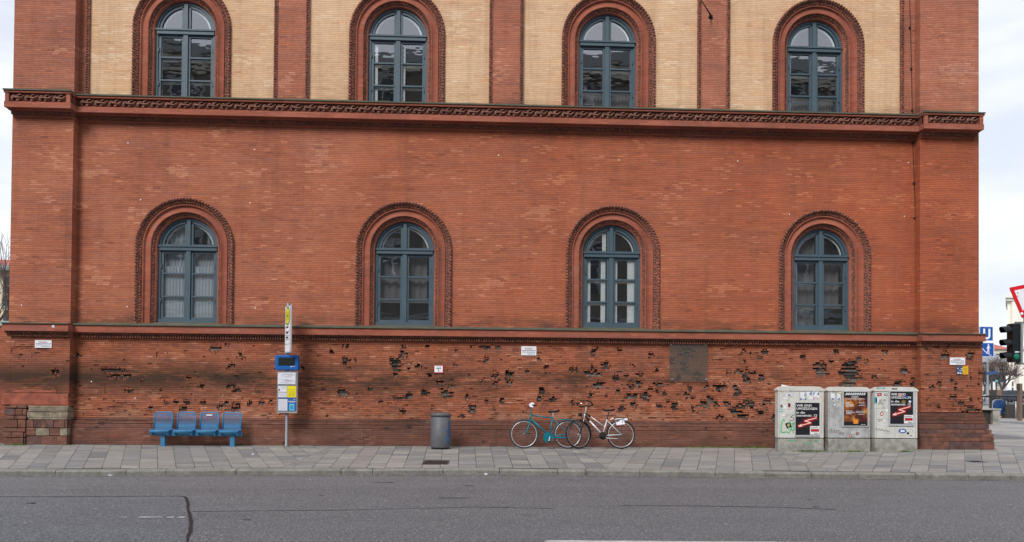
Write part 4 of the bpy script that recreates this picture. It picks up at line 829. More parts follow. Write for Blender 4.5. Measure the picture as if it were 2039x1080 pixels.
# flag: a plate turned almost edge-on to us
mb = MB(); zt3, zb3 = Z(572, 611, YM), Z(572, 704, YM); hh = zt3-zb3; wd = .46
mb.box(-.02, wd, -.018, .018, 0, hh, 'frame_metal', .008); mb.tube([(-.015, 0, -.03), (-.015, 0, hh+.01)], .022, 'steel', 8); mb.tube([(wd, 0, .05), (wd, 0, hh+.02)], .018, 'frame_metal', 8)
for sgn in (-1, 1):
    yy = -.020*1 if sgn < 0 else .020; f0 = len(mb.v)
    mb.poly([(.02, yy, .03), (wd-.03, yy, .03), (wd-.03, yy, hh-.02), (.02, yy, hh-.02)], 'sign_white'); 
    for rad, m, d in ((.195, 'stop_green', .003), (.165, 'yellow', .005)):
        mb.poly([(wd/2+rad*math.cos(t*math.pi/16), yy+sgn*d, hh-.24+rad*1.15*math.sin(t*math.pi/16)) for t in range(32)], m)
    for dx in (-.06, .06): mb.box(wd/2+dx-.016, wd/2+dx+.016, yy+sgn*.006, yy+sgn*.007, hh-.34, hh-.14, 'stop_green')
    mb.box(wd/2-.06, wd/2+.06, yy+sgn*.006, yy+sgn*.008, hh-.256, hh-.224, 'stop_green')
    for k, fz in enumerate((.64, .46, .375, .285, .19)): mb.box(.03, wd-.04, yy+sgn*.003, yy+sgn*.004, hh*fz-.006, hh*fz+.006, 'sticker_grey')
    for fz in (.55, .43, .33): mb.box(.10, .30, yy+sgn*.004, yy+sgn*.005, hh*fz-.018, hh*fz+.018, 'print_black')
mb.xf(Matrix.Translation((xm-.065, YM, zb3)) @ Matrix.Rotation(math.radians(-62), 4, 'Z')); mb.build('stop_flag', Bs)
# litter bin
gx, gy = G(877, 895.5); rb = .235; cy_ = gy+rb; cx_ = X(877, 880, cy_)
Bi = thing('litter_bin', (cx_, cy_, 0), 'round grey metal litter bin with blue spray paint down its right side', 'litter bin')
hb = Z(877, 823, cy_-rb); mb = MB(); mb.lathe([(.20, .0), (.20, .03), (.232, .035), (.236, .05), (.236, hb-.10), (.226, hb-.095), (.226, hb-.08)], (cx_, cy_, 0), 'bin_grey', 40); mb.build('body', Bi, True)
mb = MB(); mb.lathe([(.240, hb-.085), (.243, hb-.03), (.225, hb-.005), (.17, hb), (.15, hb-.01), (.15, hb-.30), (.0, hb-.31)], (cx_, cy_, 0), 'bin_grey', 40)
mb.lathe([(.148, hb-.05), (.147, hb-.28), (.0, hb-.28)], (cx_, cy_, 0), 'black', 24); mb.build('rim', Bi, True)
mb = MB(); mb.lathe([(.21, 0), (.21, .03)], (cx_, cy_, 0), 'black', 24); mb.build('foot', Bi)
mb = MB()
for k in range(46):      # blue dribbles, following the drum
    a = math.radians(-34+R.gauss(0, 6)+4*math.sin(k*.5)); z = hb-.22-k/46*(hb-.34)+R.uniform(-.02, .02); rr_ = .2375; da = R.uniform(.04, .11); dz = R.uniform(.02, .06)
    P = [(cx_+rr_*math.cos(a+t), cy_+rr_*math.sin(a+t), z+h) for t, h in ((-da, 0), (0, -dz*.6), (da, 0), (da*.7, dz), (-da*.8, dz*.8))]; mb.poly(P, 'bin_paint')
mb.build('spray_paint', Bi)
# bicycles
def bike_frame(yb, lean, px0):
    def P(px, py, off=0.0):
        x, z = U(px, py, yb); zz = max(z, 0); return (x, yb+off+zz*math.tan(lean), zz)
    return P
def wheel(par, c, r, ang, m_rim, m_tyre, lean, hubm='steel', nsp=28, yaw=0.0, tw=.017):
    Mx = Matrix.Translation(c) @ Matrix.Rotation(yaw, 4, 'Z') @ Matrix.Rotation(-lean, 4, 'X')
    t = MB(); t.lathe([(.014, -.035), (.022, -.034), (.022, -.02), (.015, -.018), (.015, .018), (.022, .02), (.022, .034), (.014, .035)], (0, 0, 0), hubm, 10, 'y')
    for i in range(nsp):
        a = 2*math.pi*i/nsp; b = a+(.9 if i % 2 else -.9)*.35; s = .02 if i % 4 < 2 else -.02; t.tube([(.02*math.cos(b), s, .02*math.sin(b)), ((r-.035)*math.cos(a), 0, (r-.035)*math.sin(a))], .0022, 'spoke', 4, caps=False)
    t.xf(Mx); w = t.build('wheel', par)
    n = 48; t = MB(); t.tube([((r-tw)*math.cos(2*math.pi*i/n), 0, (r-tw)*math.sin(2*math.pi*i/n)) for i in range(n)], tw, m_tyre, 8, True); t.xf(Mx); t.build('tyre', w, True)
    t = MB(); t.tube([((r-tw*2-.006)*math.cos(2*math.pi*i/n), 0, (r-tw*2-.006)*math.sin(2*math.pi*i/n)) for i in range(n)], .0105, m_rim, 6, True); t.xf(Mx); t.build('rim', w, True)
    return Mx
def arcpts(c, r, a0, a1, n, lean=0, yaw=0.0, off=0):
    Mx = Matrix.Translation(c) @ Matrix.Rotation(yaw, 4, 'Z') @ Matrix.Rotation(-lean, 4, 'X'); return [tuple(Mx @ Vector((r*math.cos(math.radians(a0+(a1-a0)*i/n)), off, r*math.sin(math.radians(a0+(a1-a0)*i/n))))) for i in range(n+1)]
def fender(par, c, r, a0, a1, m, lean, yaw=0.0, name='mudguard'):
    t = MB(); A = arcpts(c, r, a0, a1, 22, lean, yaw, -.026); B = arcpts(c, r+.012, a0, a1, 22, lean, yaw, 0); D = arcpts(c, r, a0, a1, 22, lean, yaw, .026)
    for i in range(22): t.poly([A[i], A[i+1], B[i+1], B[i]], m); t.poly([B[i], B[i+1], D[i+1], D[i]], m)
    t.build(name, par, True)
def saddle(par, p, m, ln=.27):
    t = MB(); x, y, z = p; secs = [(-.50, .022, 0), (-.2, .035, .004), (.12, .065, .008), (.40, .075, .022), (.5, .05, .026)]; vs = []
    for u, w, h in secs:
        for a in range(8): th = a*math.pi/4; vs.append((x+u*ln, y+w*math.cos(th), z+h+.022*math.sin(th)*(1 if math.sin(th) > 0 else 1.4)))
    fs = [(i*8+j, i*8+(j+1) % 8, (i+1)*8+(j+1) % 8, (i+1)*8+j) for i in range(4) for j in range(8)]+[tuple(range(8))[::-1], tuple(range(32, 40))]; t.raw(vs, fs, m)
    t.tube([(x-.08, y, z-.03), (x+.02, y, z-.055), (x+.1, y, z-.02)], .006, 'steel', 5); t.build('saddle', par, True)
def bike1():
    gx, gy = G(1044, 894.6); yb = gy+.12; lean = math.radians(9); P = bike_frame(yb, lean, 0)
    root = thing('bicycle', (X(1088, 890, yb), yb, 0), 'turquoise gents bicycle with chain guard leaning on the brick wall', 'bicycle', 'bicycles leaning against the wall'); r = .343
    fc, rc = P(1043.8, 865.8), P(1131.2, 866.4); fc = (fc[0], yb+r*math.tan(lean), r); rc = (rc[0], yb+r*math.tan(lean), r)
    wheel(root, fc, r, 0, 'rim', 'tyre_grey', lean); wheel(root, rc, r, 0, 'rim', 'tyre_grey', lean)
    ht, hb2, st, bb = P(1058.2, 824.4), P(1055.8, 836), P(1101.8, 830.5), P(1094.6, 868.2); m = 'teal'
    t = MB(); t.tube([ht, hb2], .019, m, 10); t.tube([P(1058.0, 827.5), P(1101.6, 833)], .0155, m, 10); t.tube([P(1056.6, 834), bb], .018, m, 10); t.tube([st, bb], .0165, m, 10)
    for s in (-.03, .03):
        t.tube([P(1101.6, 833.5, s*.3), (rc[0], rc[1]+s*1.8, rc[2])], .009, m, 8); t.tube([(bb[0], bb[1]+s, bb[2]), (rc[0], rc[1]+s*1.8, rc[2])], .010, m, 8)
        t.tube([P(1055.6, 838, s), P(1053.4, 848, s*1.3), P(1049.5, 859, s*1.5), (fc[0], fc[1]+s*1.7, fc[2])], [.015, .013, .011, .008], m, 8)
    t.box(hb2[0]-.02, hb2[0]+.02, hb2[1]-.045, hb2[1]+.045, hb2[2]-.035, hb2[2]-.005, m, .006)
    t.build('frame', root, True)
    t = MB(); t.tube([ht, P(1058.6, 815.5)], .013, m, 8); t.tube([P(1058.6, 815.5), P(1055, 812)], .014, m, 8); c = P(1055, 811.5)
    t.tube([(c[0]+.12, c[1]-.27, c[2]+.05), (c[0]+.02, c[1]-.16, c[2]+.06), (c[0], c[1], c[2]), (c[0]+.02, c[1]+.16, c[2]+.06), (c[0]+.12, c[1]+.27, c[2]+.05)], .0105, 'iron', 8)
    t.tube([(c[0]+.13, c[1]-.28, c[2]+.05), (c[0]+.03, c[1]-.19, c[2]+.058)], .017, 'rubber', 8); t.tube([(c[0]+.13, c[1]+.28, c[2]+.05), (c[0]+.03, c[1]+.19, c[2]+.058)], .017, 'rubber', 8)
    t.tube([(c[0], c[1]-.1, c[2]), P(1048.5, 815, -.1), P(1048, 826, -.08)], .006, 'iron', 5); t.tube([P(1048, 826, -.08), P(1046, 831, -.05), P(1051, 833, 0)], .005, 'rust', 5); t.build('handlebar', root, True)
    t = MB(); a = P(1052.5, 805.5, -.24); b = P(1063, 803.5, -.22); cc = P(1060.5, 811.5, -.26); d = P(1054, 810, -.28); e = P(1058, 801.8, -.2)
    t.poly([d, cc, b, e, a], 'paper'); t.poly([(p[0]+.01, p[1]+.03, p[2]+.004) for p in (a, e, b, cc, d)], 'paper'); t.build('saddle_bag' if False else 'plastic_wrap', root)
    s0 = P(1104, 820.3); saddle(root, s0, 'black'); t = MB(); t.tube([st, (s0[0]-.02, s0[1], s0[2]-.03)], .0125, 'chrome', 8); t.build('seat_post', root)
    fender(root, fc, r+.012, 112, -16, m, lean); fender(root, rc, r+.012, 190, 32, m, lean)
    t = MB(); x, y, z = bb; pts = [(x-.135+.0, z-.02)]; n = 14
    ring = [(x-.045+.105*math.cos(2*math.pi*i/n), y-.045, z-.035+.13*math.sin(2*math.pi*i/n)) for i in range(n)]; t.poly(ring, m); t.poly([(q[0], q[1]+.03, q[2]) for q in ring][::-1], m)
    for i in range(n): a, b = ring[i], ring[(i+1) % n]; t.poly([a, b, (b[0], b[1]+.03, b[2]), (a[0], a[1]+.03, a[2])], m)
    t.box(x-.02, rc[0], y-.055, y-.04, z-.055, z-.02, m); t.build('chain_guard', root)
    t = MB(); t.tube([(x, y-.07, z-.02), P(1092.8, 878.5, -.07)], .013, 'silver', 6); c = P(1092.5, 879.5, -.12); t.box(c[0]-.04, c[0]+.04, c[1]-.05, c[1]+.03, c[2]-.01, c[2]+.012, 'rubber'); t.tube([(x, y+.06, z), P(1106, 871, .1)], .012, 'silver', 6); c = P(1107, 871.5, .12); t.box(c[0]-.04, c[0]+.05, c[1]-.03, c[1]+.05, c[2]-.01, c[2]+.012, 'silver'); t.tube([P(1096, 880, -.02), P(1110, 879.5, -.02), P(1112, 876, -.02)], .006, 'iron', 5); t.build('crank', root)
    t = MB(); z = P(1120, 836)[2]
    for s in (-.06, 0, .06): t.tube([(P(1112, 836)[0], rc[1]+.05+s, z), (P(1146, 836)[0], rc[1]+.05+s, z)], .006, m, 6)
    for q in (1113, 1122, 1134, 1145): t.tube([(P(q, 836)[0], rc[1]-.01, z), (P(q, 836)[0], rc[1]+.11, z)], .007, m if q != 1122 else 'black', 6)
    t.tube([(P(1138, 836)[0], rc[1]-.03, z), rc], .005, m, 5); t.tube([(P(1124, 836)[0], rc[1]-.03, z), rc], .005, m, 5); t.tube([(P(1142, 836)[0], rc[1]-.04, z), (P(1135, 850)[0], rc[1]-.05, .5), (P(1128, 850)[0], rc[1]-.05, .42)], .012, 'black', 6); t.build('rear_rack', root)
bike1()
def bike2():
    gx, gy = G(1237, 893.6); yb = gy-.14; lean = math.radians(8); P = bike_frame(yb, lean, 0)
    root = thing('bicycle', (X(1196, 890, yb), yb, 0), 'silver step-through bicycle with looped black handlebar and white paper on its rack', 'bicycle', 'bicycles leaning against the wall'); r = .345
    fc, rc = P(1152, 865.6), P(1237, 865.4); fc = (fc[0], yb+r*math.tan(lean), r); rc = (rc[0], yb+r*math.tan(lean), r); yw = math.radians(24)
    wheel(root, fc, r, 0, 'steel', 'rubber', lean, 'silver', yaw=yw); wheel(root, rc, r, 0, 'rim', 'rubber', lean)
    ht, hb2, st, bb = P(1167.2, 822), P(1164, 835), P(1210.1, 835.8), P(1200.6, 866.6); m = 'silver'; t = MB()
    t.tube([ht, hb2], .019, m, 10); t.tube([P(1166.5, 825), P(1167.5, 822.5, -.0)], .021, 'black', 8); t.tube([P(1166, 828), P(1175, 838.6)], .0245, 'black', 10); t.tube([P(1174.5, 838), bb], .0225, m, 10); t.tube([P(1167, 824), P(1177, 830)], .021, 'black', 10); t.tube([P(1176, 829.3), P(1205.6, 851.2)], .0125, m, 10); t.tube([st, bb], .0165, m, 10)
    for s in (-.03, .03):
        t.tube([P(1210.2, 838, s*.4), (rc[0], rc[1]+s*1.8, rc[2])], .0095, m, 8); t.tube([(bb[0], bb[1]+s, bb[2]-.015), (rc[0], rc[1]+s*1.8, rc[2])], .0105, m, 8)
    t.build('frame', root, True)
    t = MB()
    for s in (-.05, .05):
        q = Matrix.Rotation(yw, 4, 'Z') @ Vector((0, s, 0)); t.tube([(P(1163.4, 837)[0]+q.x*.8, P(1163.4, 837)[1]+q.y*.8, P(1163.4, 837)[2]), (P(1158.5, 850)[0]+q.x, P(1158.5, 850)[1]+q.y, P(1158.5, 850)[2]), (fc[0]+q.x, fc[1]+q.y, fc[2])], [.016, .015, .010], 'black', 8)
    t.tube([P(1164.3, 836), P(1163, 841)], .02, 'silver', 8); t.build('fork', root, True)
    t = MB(); t.tube([ht, P(1168.8, 811)], .013, 'silver', 8); c = P(1168.3, 807.5)
    def off(px, py, o): return P(px, py, o)
    t.tube([off(1158.5, 803.5, .25), off(1153, 804, .33), off(1155.5, 808.5, .30), off(1160.5, 811.5, .16), off(1168, 808.5, 0), off(1173, 809.5, -.12), off(1178.5, 806.5, -.28), off(1174.5, 799.5, -.30), off(1167.5, 797.8, -.16)], .0175, 'rubber', 8)
    t.tube([off(1156.8, 801.2, .2), off(1162, 805.5, .10)], .014, 'chrome', 8); t.tube([off(1168.8, 811, 0), off(1166.5, 806, -.05), off(1171, 802.5, -.12)], .011, 'chrome', 8)
    t.tube([off(1160, 812, .1), off(1158, 820, .0), off(1161, 830, -.03)], .004, 'iron', 5); t.tube([off(1173, 811, -.1), off(1170, 820, -.06), off(1166, 830, -.03)], .004, 'iron', 5); t.build('handlebar', root, True)
    s0 = P(1214.8, 817.8); saddle(root, s0, 'black', .26); t = MB(); t.tube([st, P(1214, 821)], .013, 'black', 8); t.build('seat_post', root)
    fender(root, fc, r+.014, 100, -20, 'black', lean, yw); fender(root, rc, r+.014, 186, 20, 'black', lean)
    t = MB(); z = P(1225, 832.5)[2]
    for s in (-.05, .0, .05): t.tube([(P(1223, 833)[0], rc[1]+.06+s, z), (P(1252, 833)[0], rc[1]+.06+s, z)], .006, 'black', 6)
    for q in (1224, 1238, 1251): t.tube([(P(q, 833)[0], rc[1]+.0, z), (P(q, 833)[0], rc[1]+.12, z)], .007, 'black', 6)
    t.tube([(P(1241, 833)[0], rc[1]-.01, z), rc], .005, 'black', 5); t.tube([(P(1216, 833)[0], rc[1]+.02, z-.04), (P(1223, 833)[0], rc[1]+.02, z)], .006, 'silver', 5); t.build('rear_rack', root)
    t = MB(); a = P(1252.3, 835.5, .06); t.box(a[0]-.02, a[0]+.012, a[1]-.03, a[1]+.03, a[2]-.04, a[2]+.03, 'black', .006); t.build('tail_light', root)
    t = MB(); a = P(1247.2, 836, .02); t.lathe([(.01, -.05), (.035, -.03), (.038, .03), (.012, .05)], (a[0], a[1]-.06, a[2]), 'paper', 10, 'x'); t.build('lock', root)
    t = MB(); a = P(1158, 826, -.03); t.lathe([(.006, -.09), (.04, -.088), (.045, -.06), (.038, -.01), (.015, .01)], (a[0]+.02, a[1], a[2]), 'black', 12, 'x'); t.lathe([(.001, -.094), (.036, -.092)], (a[0]+.02, a[1], a[2]), 'chrome', 12, 'x'); t.tube([(a[0], a[1], a[2]-.04), P(1162, 836, 0)], .008, 'black', 6); t.build('headlight', root, True)
    t = MB(); x, y, z = bb; t.lathe([(.095, -.05), (.095, -.045)], (x, y, z-.02), 'iron', 20, 'y'); t.tube([(x, y-.06, z-.02), P(1191.5, 871, -.08)], .012, 'iron', 6); c = P(1190.5, 871, -.12); t.box(c[0]-.045, c[0]+.045, c[1]-.03, c[1]+.05, c[2]-.01, c[2]+.012, 'rubber'); c = P(1197, 869.5, -.07); t.box(c[0]-.05, c[0]+.08, c[1]-.02, c[1]+.02, c[2]-.015, c[2]+.012, 'black'); t.build('crank', root)
    t = MB(); t.tube([P(1207.5, 870.5, -.05), P(1209, 872.8, -.06), P(1229, 873.6, -.07)], .0095, 'silver', 6); t.build('kickstand', root)
    return P, yb
P2, yb2 = bike2()
t = MB(); a, b, c, d = P2(1225.8, 834.5, -.0), P2(1242.3, 832.9, -.0), P2(1244.8, 845, -.05), P2(1228.6, 847.2, -.05); n = 6; g = []
for i in range(n+1):
    u = i/n; g.append([tuple(Vector(a).lerp(Vector(b), u)+Vector((0, .01*math.sin(u*5), 0))), tuple(Vector(d).lerp(Vector(c), u)+Vector((0, .018*math.sin(u*4+1), 0)))])
for i in range(n): t.poly([g[i][1], g[i+1][1], g[i+1][0], g[i][0]], 'paper')
for i in range(n): t.poly([tuple(Vector(q)+Vector((0, .004, 0))) for q in (g[i][0], g[i+1][0], g[i+1][1], g[i][1])], 'paper')
o = t.build('paper_note'); tag(o, 'white sheet of paper hanging from the rear rack of the silver bicycle', 'paper')

# utility cabinets
def cabinet(pxl, pxr, top, split, bot, label, seed, dirty=False):
    rr_ = random.Random(seed); YC = G((pxl+pxr)/2, bot)[1]; xa, xb = X(pxl, 830, YC), X(pxr, 830, YC); z1, zsp = Z((pxl+pxr)/2, top, YC), Z((pxl+pxr)/2, split, YC); dep = .20
    root = thing('utility_cabinet', ((xa+xb)/2, YC+dep/2, 0), label, 'utility cabinet', 'utility cabinets beside the corner pilaster')
    b = MB(); b.box(xa+.005, xb-.0, YC, YC+dep, -.02, zsp-.012, 'concrete', .012); b.build('base', root)
    zl = z1-.11; cm = 'cabinet_dirty' if dirty else 'cabinet'
    b = MB(); b.box(xa, xb, YC+.0, YC+dep, zsp, zl, cm, .014); b.box(xa+.02, xb-.02, YC+.012, YC+dep-.01, zsp-.02, zsp+.02, 'black'); b.build('body', root)
    b = MB(); e = .02; prof = [(-e, 0), (-e, .03), (.02, .065), (.09, .10), (.20, .105), ]; w = xb-xa; P = [(xa+u, zl+h) for u, h in prof]+[(xb-u, zl+h) for u, h in prof[::-1]]
    n = len(P); f0 = [(p[0], YC-.015, p[1]) for p in P]; f1 = [(p[0], YC+.03, p[1]+.004) for p in P]; k0 = [(p[0], YC+dep+.01, p[1]) for p in P]
    b.poly(f0, 'lid'); b.poly(k0[::-1], 'lid')
    for i in range(n): j = (i+1) % n; b.poly([f0[j], f0[i], f1[i], f1[j]], 'lid'); b.poly([f1[j], f1[i], k0[i], k0[j]], 'lid')
    b.build('lid', root)
    b = MB(); xm_ = xa+w*.47
    for q in (xa+.035, xb-.045): b.box(q-.003, q+.003, YC-.003, YC+.001, zsp+.02, zl-.02, 'sticker_grey')
    b.box(xm_-.003, xm_+.003, YC-.003, YC+.001, zsp+.02, zl-.02, 'sticker_grey'); b.box(xm_+.0, xm_+.006, YC-.006, YC+.001, zsp+.45, zsp+.55, 'black'); b.build('door_gap', root)
    return root, YC
def poster(root, YC, px0, py0, px1, py1, m, frame=True, fb=(3, 3, 3, 3)):
    y = YC-.03; b = MB(); x0, x1, z0, z1 = rr(px0-fb[0], py0-fb[1], px1+fb[2], py1+fb[3], y); b.box(x0, x1, y+.004, YC-.0005, z0, z1, 'frame_metal', .006); fr_ = b.build('poster_frame', root)
    b = MB(); panel(b, px0, py0, px1, py1, y, m); return b, fr_, y
def arrow_poster(b, y, px0, py0, sx, sy, low):
    T = lambda u, v: U(px0+u*sx, py0+v*sy, y)
    x, z = T(.03, .115); w = T(.98, 0)[0]-x; h = .072*abs(T(0, 0)[1]-T(0, 1)[1])
    b.text('WIR SIND', x, y-.003, T(0, .118)[1], h, 'white', (w*.68), .015); b.text('UMGEZOGEN', x, y-.003, T(0, .215)[1], h, 'white', w*.92, .015)
    b.text('in die', x, y-.003, T(0, .335)[1], h, 'white', w*.38, .015); b.text('sonnenstr. 12', x, y-.003, T(0, .425)[1], h, 'white', w*.92, .015)
    A = [T(.87, .47+low), T(.38, .565+low), T(.64, .62+low), T(.12, .725+low)]; hd = [T(.24, .665+low), T(.11, .725+low), T(.26, .735+low)]
    for i, (wd_, m) in enumerate(((.13, 'glow1'), (.085, 'glow2'), (.045, 'red'))): b.ribbon(A, wd_, y-.0015-.0006*i, m)
    b.ribbon(A, .017, y-.0038, 'neon_hot'); b.ribbon(hd, .014, y-.0044, 'neon_hot')
    x0, z0 = T(.60, .985); x1, z1 = T(1.0, .725); b.poly([(x0, y-.005, z0), (x1, y-.005, z0), (x1, y-.005, z1), (x0, y-.005, z1)], 'white'); wl = x1-x0; hl = z1-z0
    b.text('milch', x0+wl*.06, y-.007, z0+hl*.74, hl*.18, 'print_black', wl*.78, .01); b.poly([(x0+wl*.08, y-.007, z0+hl*.33), (x0+wl*.95, y-.007, z0+hl*.33), (x0+wl*.95, y-.007, z0+hl*.65), (x0+wl*.08, y-.007, z0+hl*.65)], 'red'); b.text('bar', x0+wl*.48, y-.007, z0+hl*.08, hl*.18, 'print_black', wl*.44, .01)
def sticker(root, px, py, w, h, YC, m, rot=0, inner=None, rnd=False, label=None):
    b = MB(); x, z = U(px, py, YC); y = YC-.0035; w = w/86; h = h/86; c, s = math.cos(rot), math.sin(rot)
    def q(u, v, d=0): return (x+u*c-v*s, y-d, z+u*s+v*c)
    if rnd: b.poly([q(w/2*math.cos(t*math.pi/8), h/2*math.sin(t*math.pi/8)) for t in range(16)], m)
    else: b.poly([q(-w/2, -h/2), q(w/2, -h/2), q(w/2, h/2), q(-w/2, h/2)], m)
    if inner: b.poly([q(-w*.28, -h*.25, .001), q(w*.25, -h*.22, .001), q(w*.3, h*.15, .001), q(-w*.2, h*.28, .001)], inner)
    return b.build('sticker', root, label=label)
def scribble(b, px0, py0, px1, py1, y, m, n, w, rnd_):
    x = px0; pts = []
    for i in range(n): pts.append(U(px0+(px1-px0)*(i+rnd_.uniform(-.3, .3))/n, rnd_.uniform(py0, py1), y))
    b.ribbon(pts, w, y, m)
r1 = random.Random(3)
c1, YC1 = cabinet(1549.5, 1640, 769.5, 873, 899.5, 'grey utility cabinet with green scrawl and large dark poster, leftmost of the three cabinets', 3)
b, fr1, y = poster(c1, YC1, 1584.5, 802.3, 1631.5, 866.5, 'print_black', fb=(1, 1, 1, 4)); arrow_poster(b, y, 1584.5, 802.3, 47, 64.2, 0); b.build('poster', fr1)
b = MB(); y = YC1-.004
b.ribbon([U(a, c_, y) for a, c_ in ((1562, 838), (1560, 835.5), (1558, 838), (1556, 848), (1555, 860), (1558, 861.5), (1567, 860))], .024, y, 'green_paint')
b.ribbon([U(a, c_, y) for a, c_ in ((1567, 860), (1571, 863), (1574, 856), (1577, 850), (1576, 857), (1583, 855), (1577, 843), (1583, 842), (1576, 852), (1580, 862))], .018, y-.002, 'green_paint'); b.ribbon([U(a, c_, y) for a, c_ in ((1571, 856), (1569, 845), (1573, 841))], .016, y-.003, 'green_paint')
b.ribbon([U(a, c_, y) for a, c_ in ((1582, 826), (1577, 828), (1575, 831), (1581, 833), (1579, 838), (1572, 837))], .008, y-.004, 'black')
for q in ((1556, 776, 1568, 783, 9), (1558, 785, 1580, 799, 14), (1595, 780, 1625, 796, 12), (1564, 825, 1580, 832, 8)): scribble(b, *q[:4], y-.005, 'sticker_grey', q[4], .004, r1)
b.ribbon([U(a, c_, YC1-.004) for a, c_ in ((1569, 876.5), (1585, 878))], .018, y-.001, 'green_paint'); b.ribbon([U(a, c_, YC1-.004) for a, c_ in ((1601, 881), (1611, 883.5), (1620, 887))], .014, y-.001, 'green_paint'); b.ribbon([U(1625, 876, y), U(1627, 880, y), U(1622, 878, y)], .02, y-.001, 'green_paint'); b.build('graffiti', c1)
for a in ((1555, 817.6, 7, 7, 'teal_sticker', 0, 'white', True, 'round turquoise sticker'), (1570, 847, 11, 11, 'black', .35, 'tan', False, 'dark square sticker with tan print'), (1571.5, 807, 5, 8, 'maroon', 0, 'black', False, None), (1579, 807.5, 4, 6, 'paper', 0, 'pink', False, None), (1573, 814, 6, 5, 'pink', .1, 'white', True, None),
          (1563, 811, 6, 7, 'white', .1, None, False, None), (1556, 809, 5, 6, 'sticker_grey', .1, 'black', False, None), (1560, 827, 8, 4, 'white', .05, None, False, None), (1571, 787, 12, 6, 'white', .1, 'sticker_blue', True, None), (1563, 792, 8, 7, 'white', -.2, None, False, None), (1577, 820, 5, 6, 'white', .3, 'sticker_grey', False, None),
          (1598, 788, 9, 14, 'white', 0, None, False, None), (1613, 788, 14, 16, 'white', .04, None, False, None), (1625, 787, 12, 17, 'white', -.03, None, False, None), (1594.5, 795, 3, 3.5, 'sticker_blue', 0, None, False, None), (1604, 795, 3, 3, 'sticker_blue', 0, None, False, None), (1564, 778, 14, 5, 'white', -.06, None, False, None)):
    sticker(c1, a[0], a[1], a[2], a[3], YC1-(.002 if a[4] == 'sticker_blue' else 0), a[4], a[5], a[6], a[7], a[8])
b = MB(); y = YC1-.007
for P_ in (((1601, 788), (1603, 783), (1603.5, 789)), ((1611, 786), (1616, 779), (1616, 786)), ((1619, 784), (1624, 779), (1621, 786)), ((1627, 786), (1631, 780), (1630.5, 787))): b.poly([(*[U(a, c_, y)[0]], y, U(a, c_, y)[1]) for a, c_ in P_], 'sticker_blue')
b.ribbon([U(1620, 793, y), U(1625, 792, y), U(1630, 795, y)], .01, y, 'red'); b.build('torn_paper', c1)
b = MB(); x, z = U(1566, 769.5, YC1+.1); b.raw([(x-.14, YC1+.02, z-.012), (x+.18, YC1+.02, z-.018), (x+.16, YC1+.25, z+.0), (x-.05, YC1+.25, z+.04), (x-.13, YC1+.1, z+.03)], [(0, 1, 2, 3, 4)], 'white'); tag(b.build('paper_scrap'), 'crumpled white paper scrap lying on top of the leftmost cabinet', 'paper')
c2, YC2 = cabinet(1649, 1733, 770.5, 873, 899.5, 'scratched silvery grey utility cabinet with brown and orange poster, middle of the three', 4, True)
b, fr2, y = poster(c2, YC2, 1680.5, 781, 1727.5, 847.5, 'poster_art'); T = lambda u, v: U(1680.5+u*47, 781+v*66.5, y)
x0, z0 = T(0, 1); x1, z1 = T(1, .90); b.poly([(x0, y-.001, z0), (x1, y-.001, z0), (x1, y-.001, z1), (x0, y-.001, z1)], 'print_black'); x0, z0 = T(0, .17); x1, z1 = T(1, 0); b.poly([(x0, y-.001, z0), (x1, y-.001, z0), (x1, y-.001, z1), (x0, y-.001, z1)], 'print_black')
for i in range(9): b.ribbon([T(.06+i*.095, .085), T(.12+i*.095, .03), T(.145+i*.095, .035), T(.10+i*.095, .088)], .014, y-.003-.0001*i, 'white')
for u, v, w_, h_ in ((.33, .12, .28, .018), (.30, .165, .32, .012), (.07, .20, .82, .014), (.08, .30, .2, .02), (.08, .335, .13, .02), (.08, .375, .32, .018), (.08, .41, .34, .018), (.62, .30, .26, .012), (.64, .35, .25, .012), (.62, .40, .28, .012), (.08, .56, .28, .018), (.1, .60, .36, .018), (.1, .64, .22, .018), (.5, .57, .38, .012), (.52, .61, .36, .012), (.6, .66, .26, .012), (.72, .965, .1, .015), (.85, .965, .06, .012)):
    k = u
    while k < u+w_-.01: e_ = min(u+w_, k+R.uniform(.03, .08)); a, c_ = T(k, v+h_); d, f = T(e_, v); b.poly([(a, y-.003, c_), (d, y-.003, c_), (d, y-.003, f), (a, y-.003, f)], 'paper'); k = e_+.012
a, c_ = T(.40, .95); d, f = T(.60, .82); b.poly([(a, y-.003, c_), (d, y-.003, c_), (d, y-.003, f), (a, y-.003, f)], 'amber'); b.build('poster', fr2)
b = MB(); y = YC2-.004; r2 = random.Random(9)
b.ribbon([U(a, c_, y) for a, c_ in ((1655, 863), (1656, 855), (1659, 862), (1662, 856), (1663, 863), (1667, 858), (1671, 857), (1668, 861), (1672, 864), (1674, 860), (1676, 866), (1680, 861), (1679, 867))], .010, y, 'rust')
for i in range(26): scribble(b, *(lambda a, c_: (a, c_, a+r2.uniform(2, 9), c_+r2.uniform(2, 6)))(r2.uniform(1647, 1672), r2.uniform(776, 838)), y-.0005*i*.1, 'sticker_grey', 5, .006, r2)
b.build('graffiti', c2)
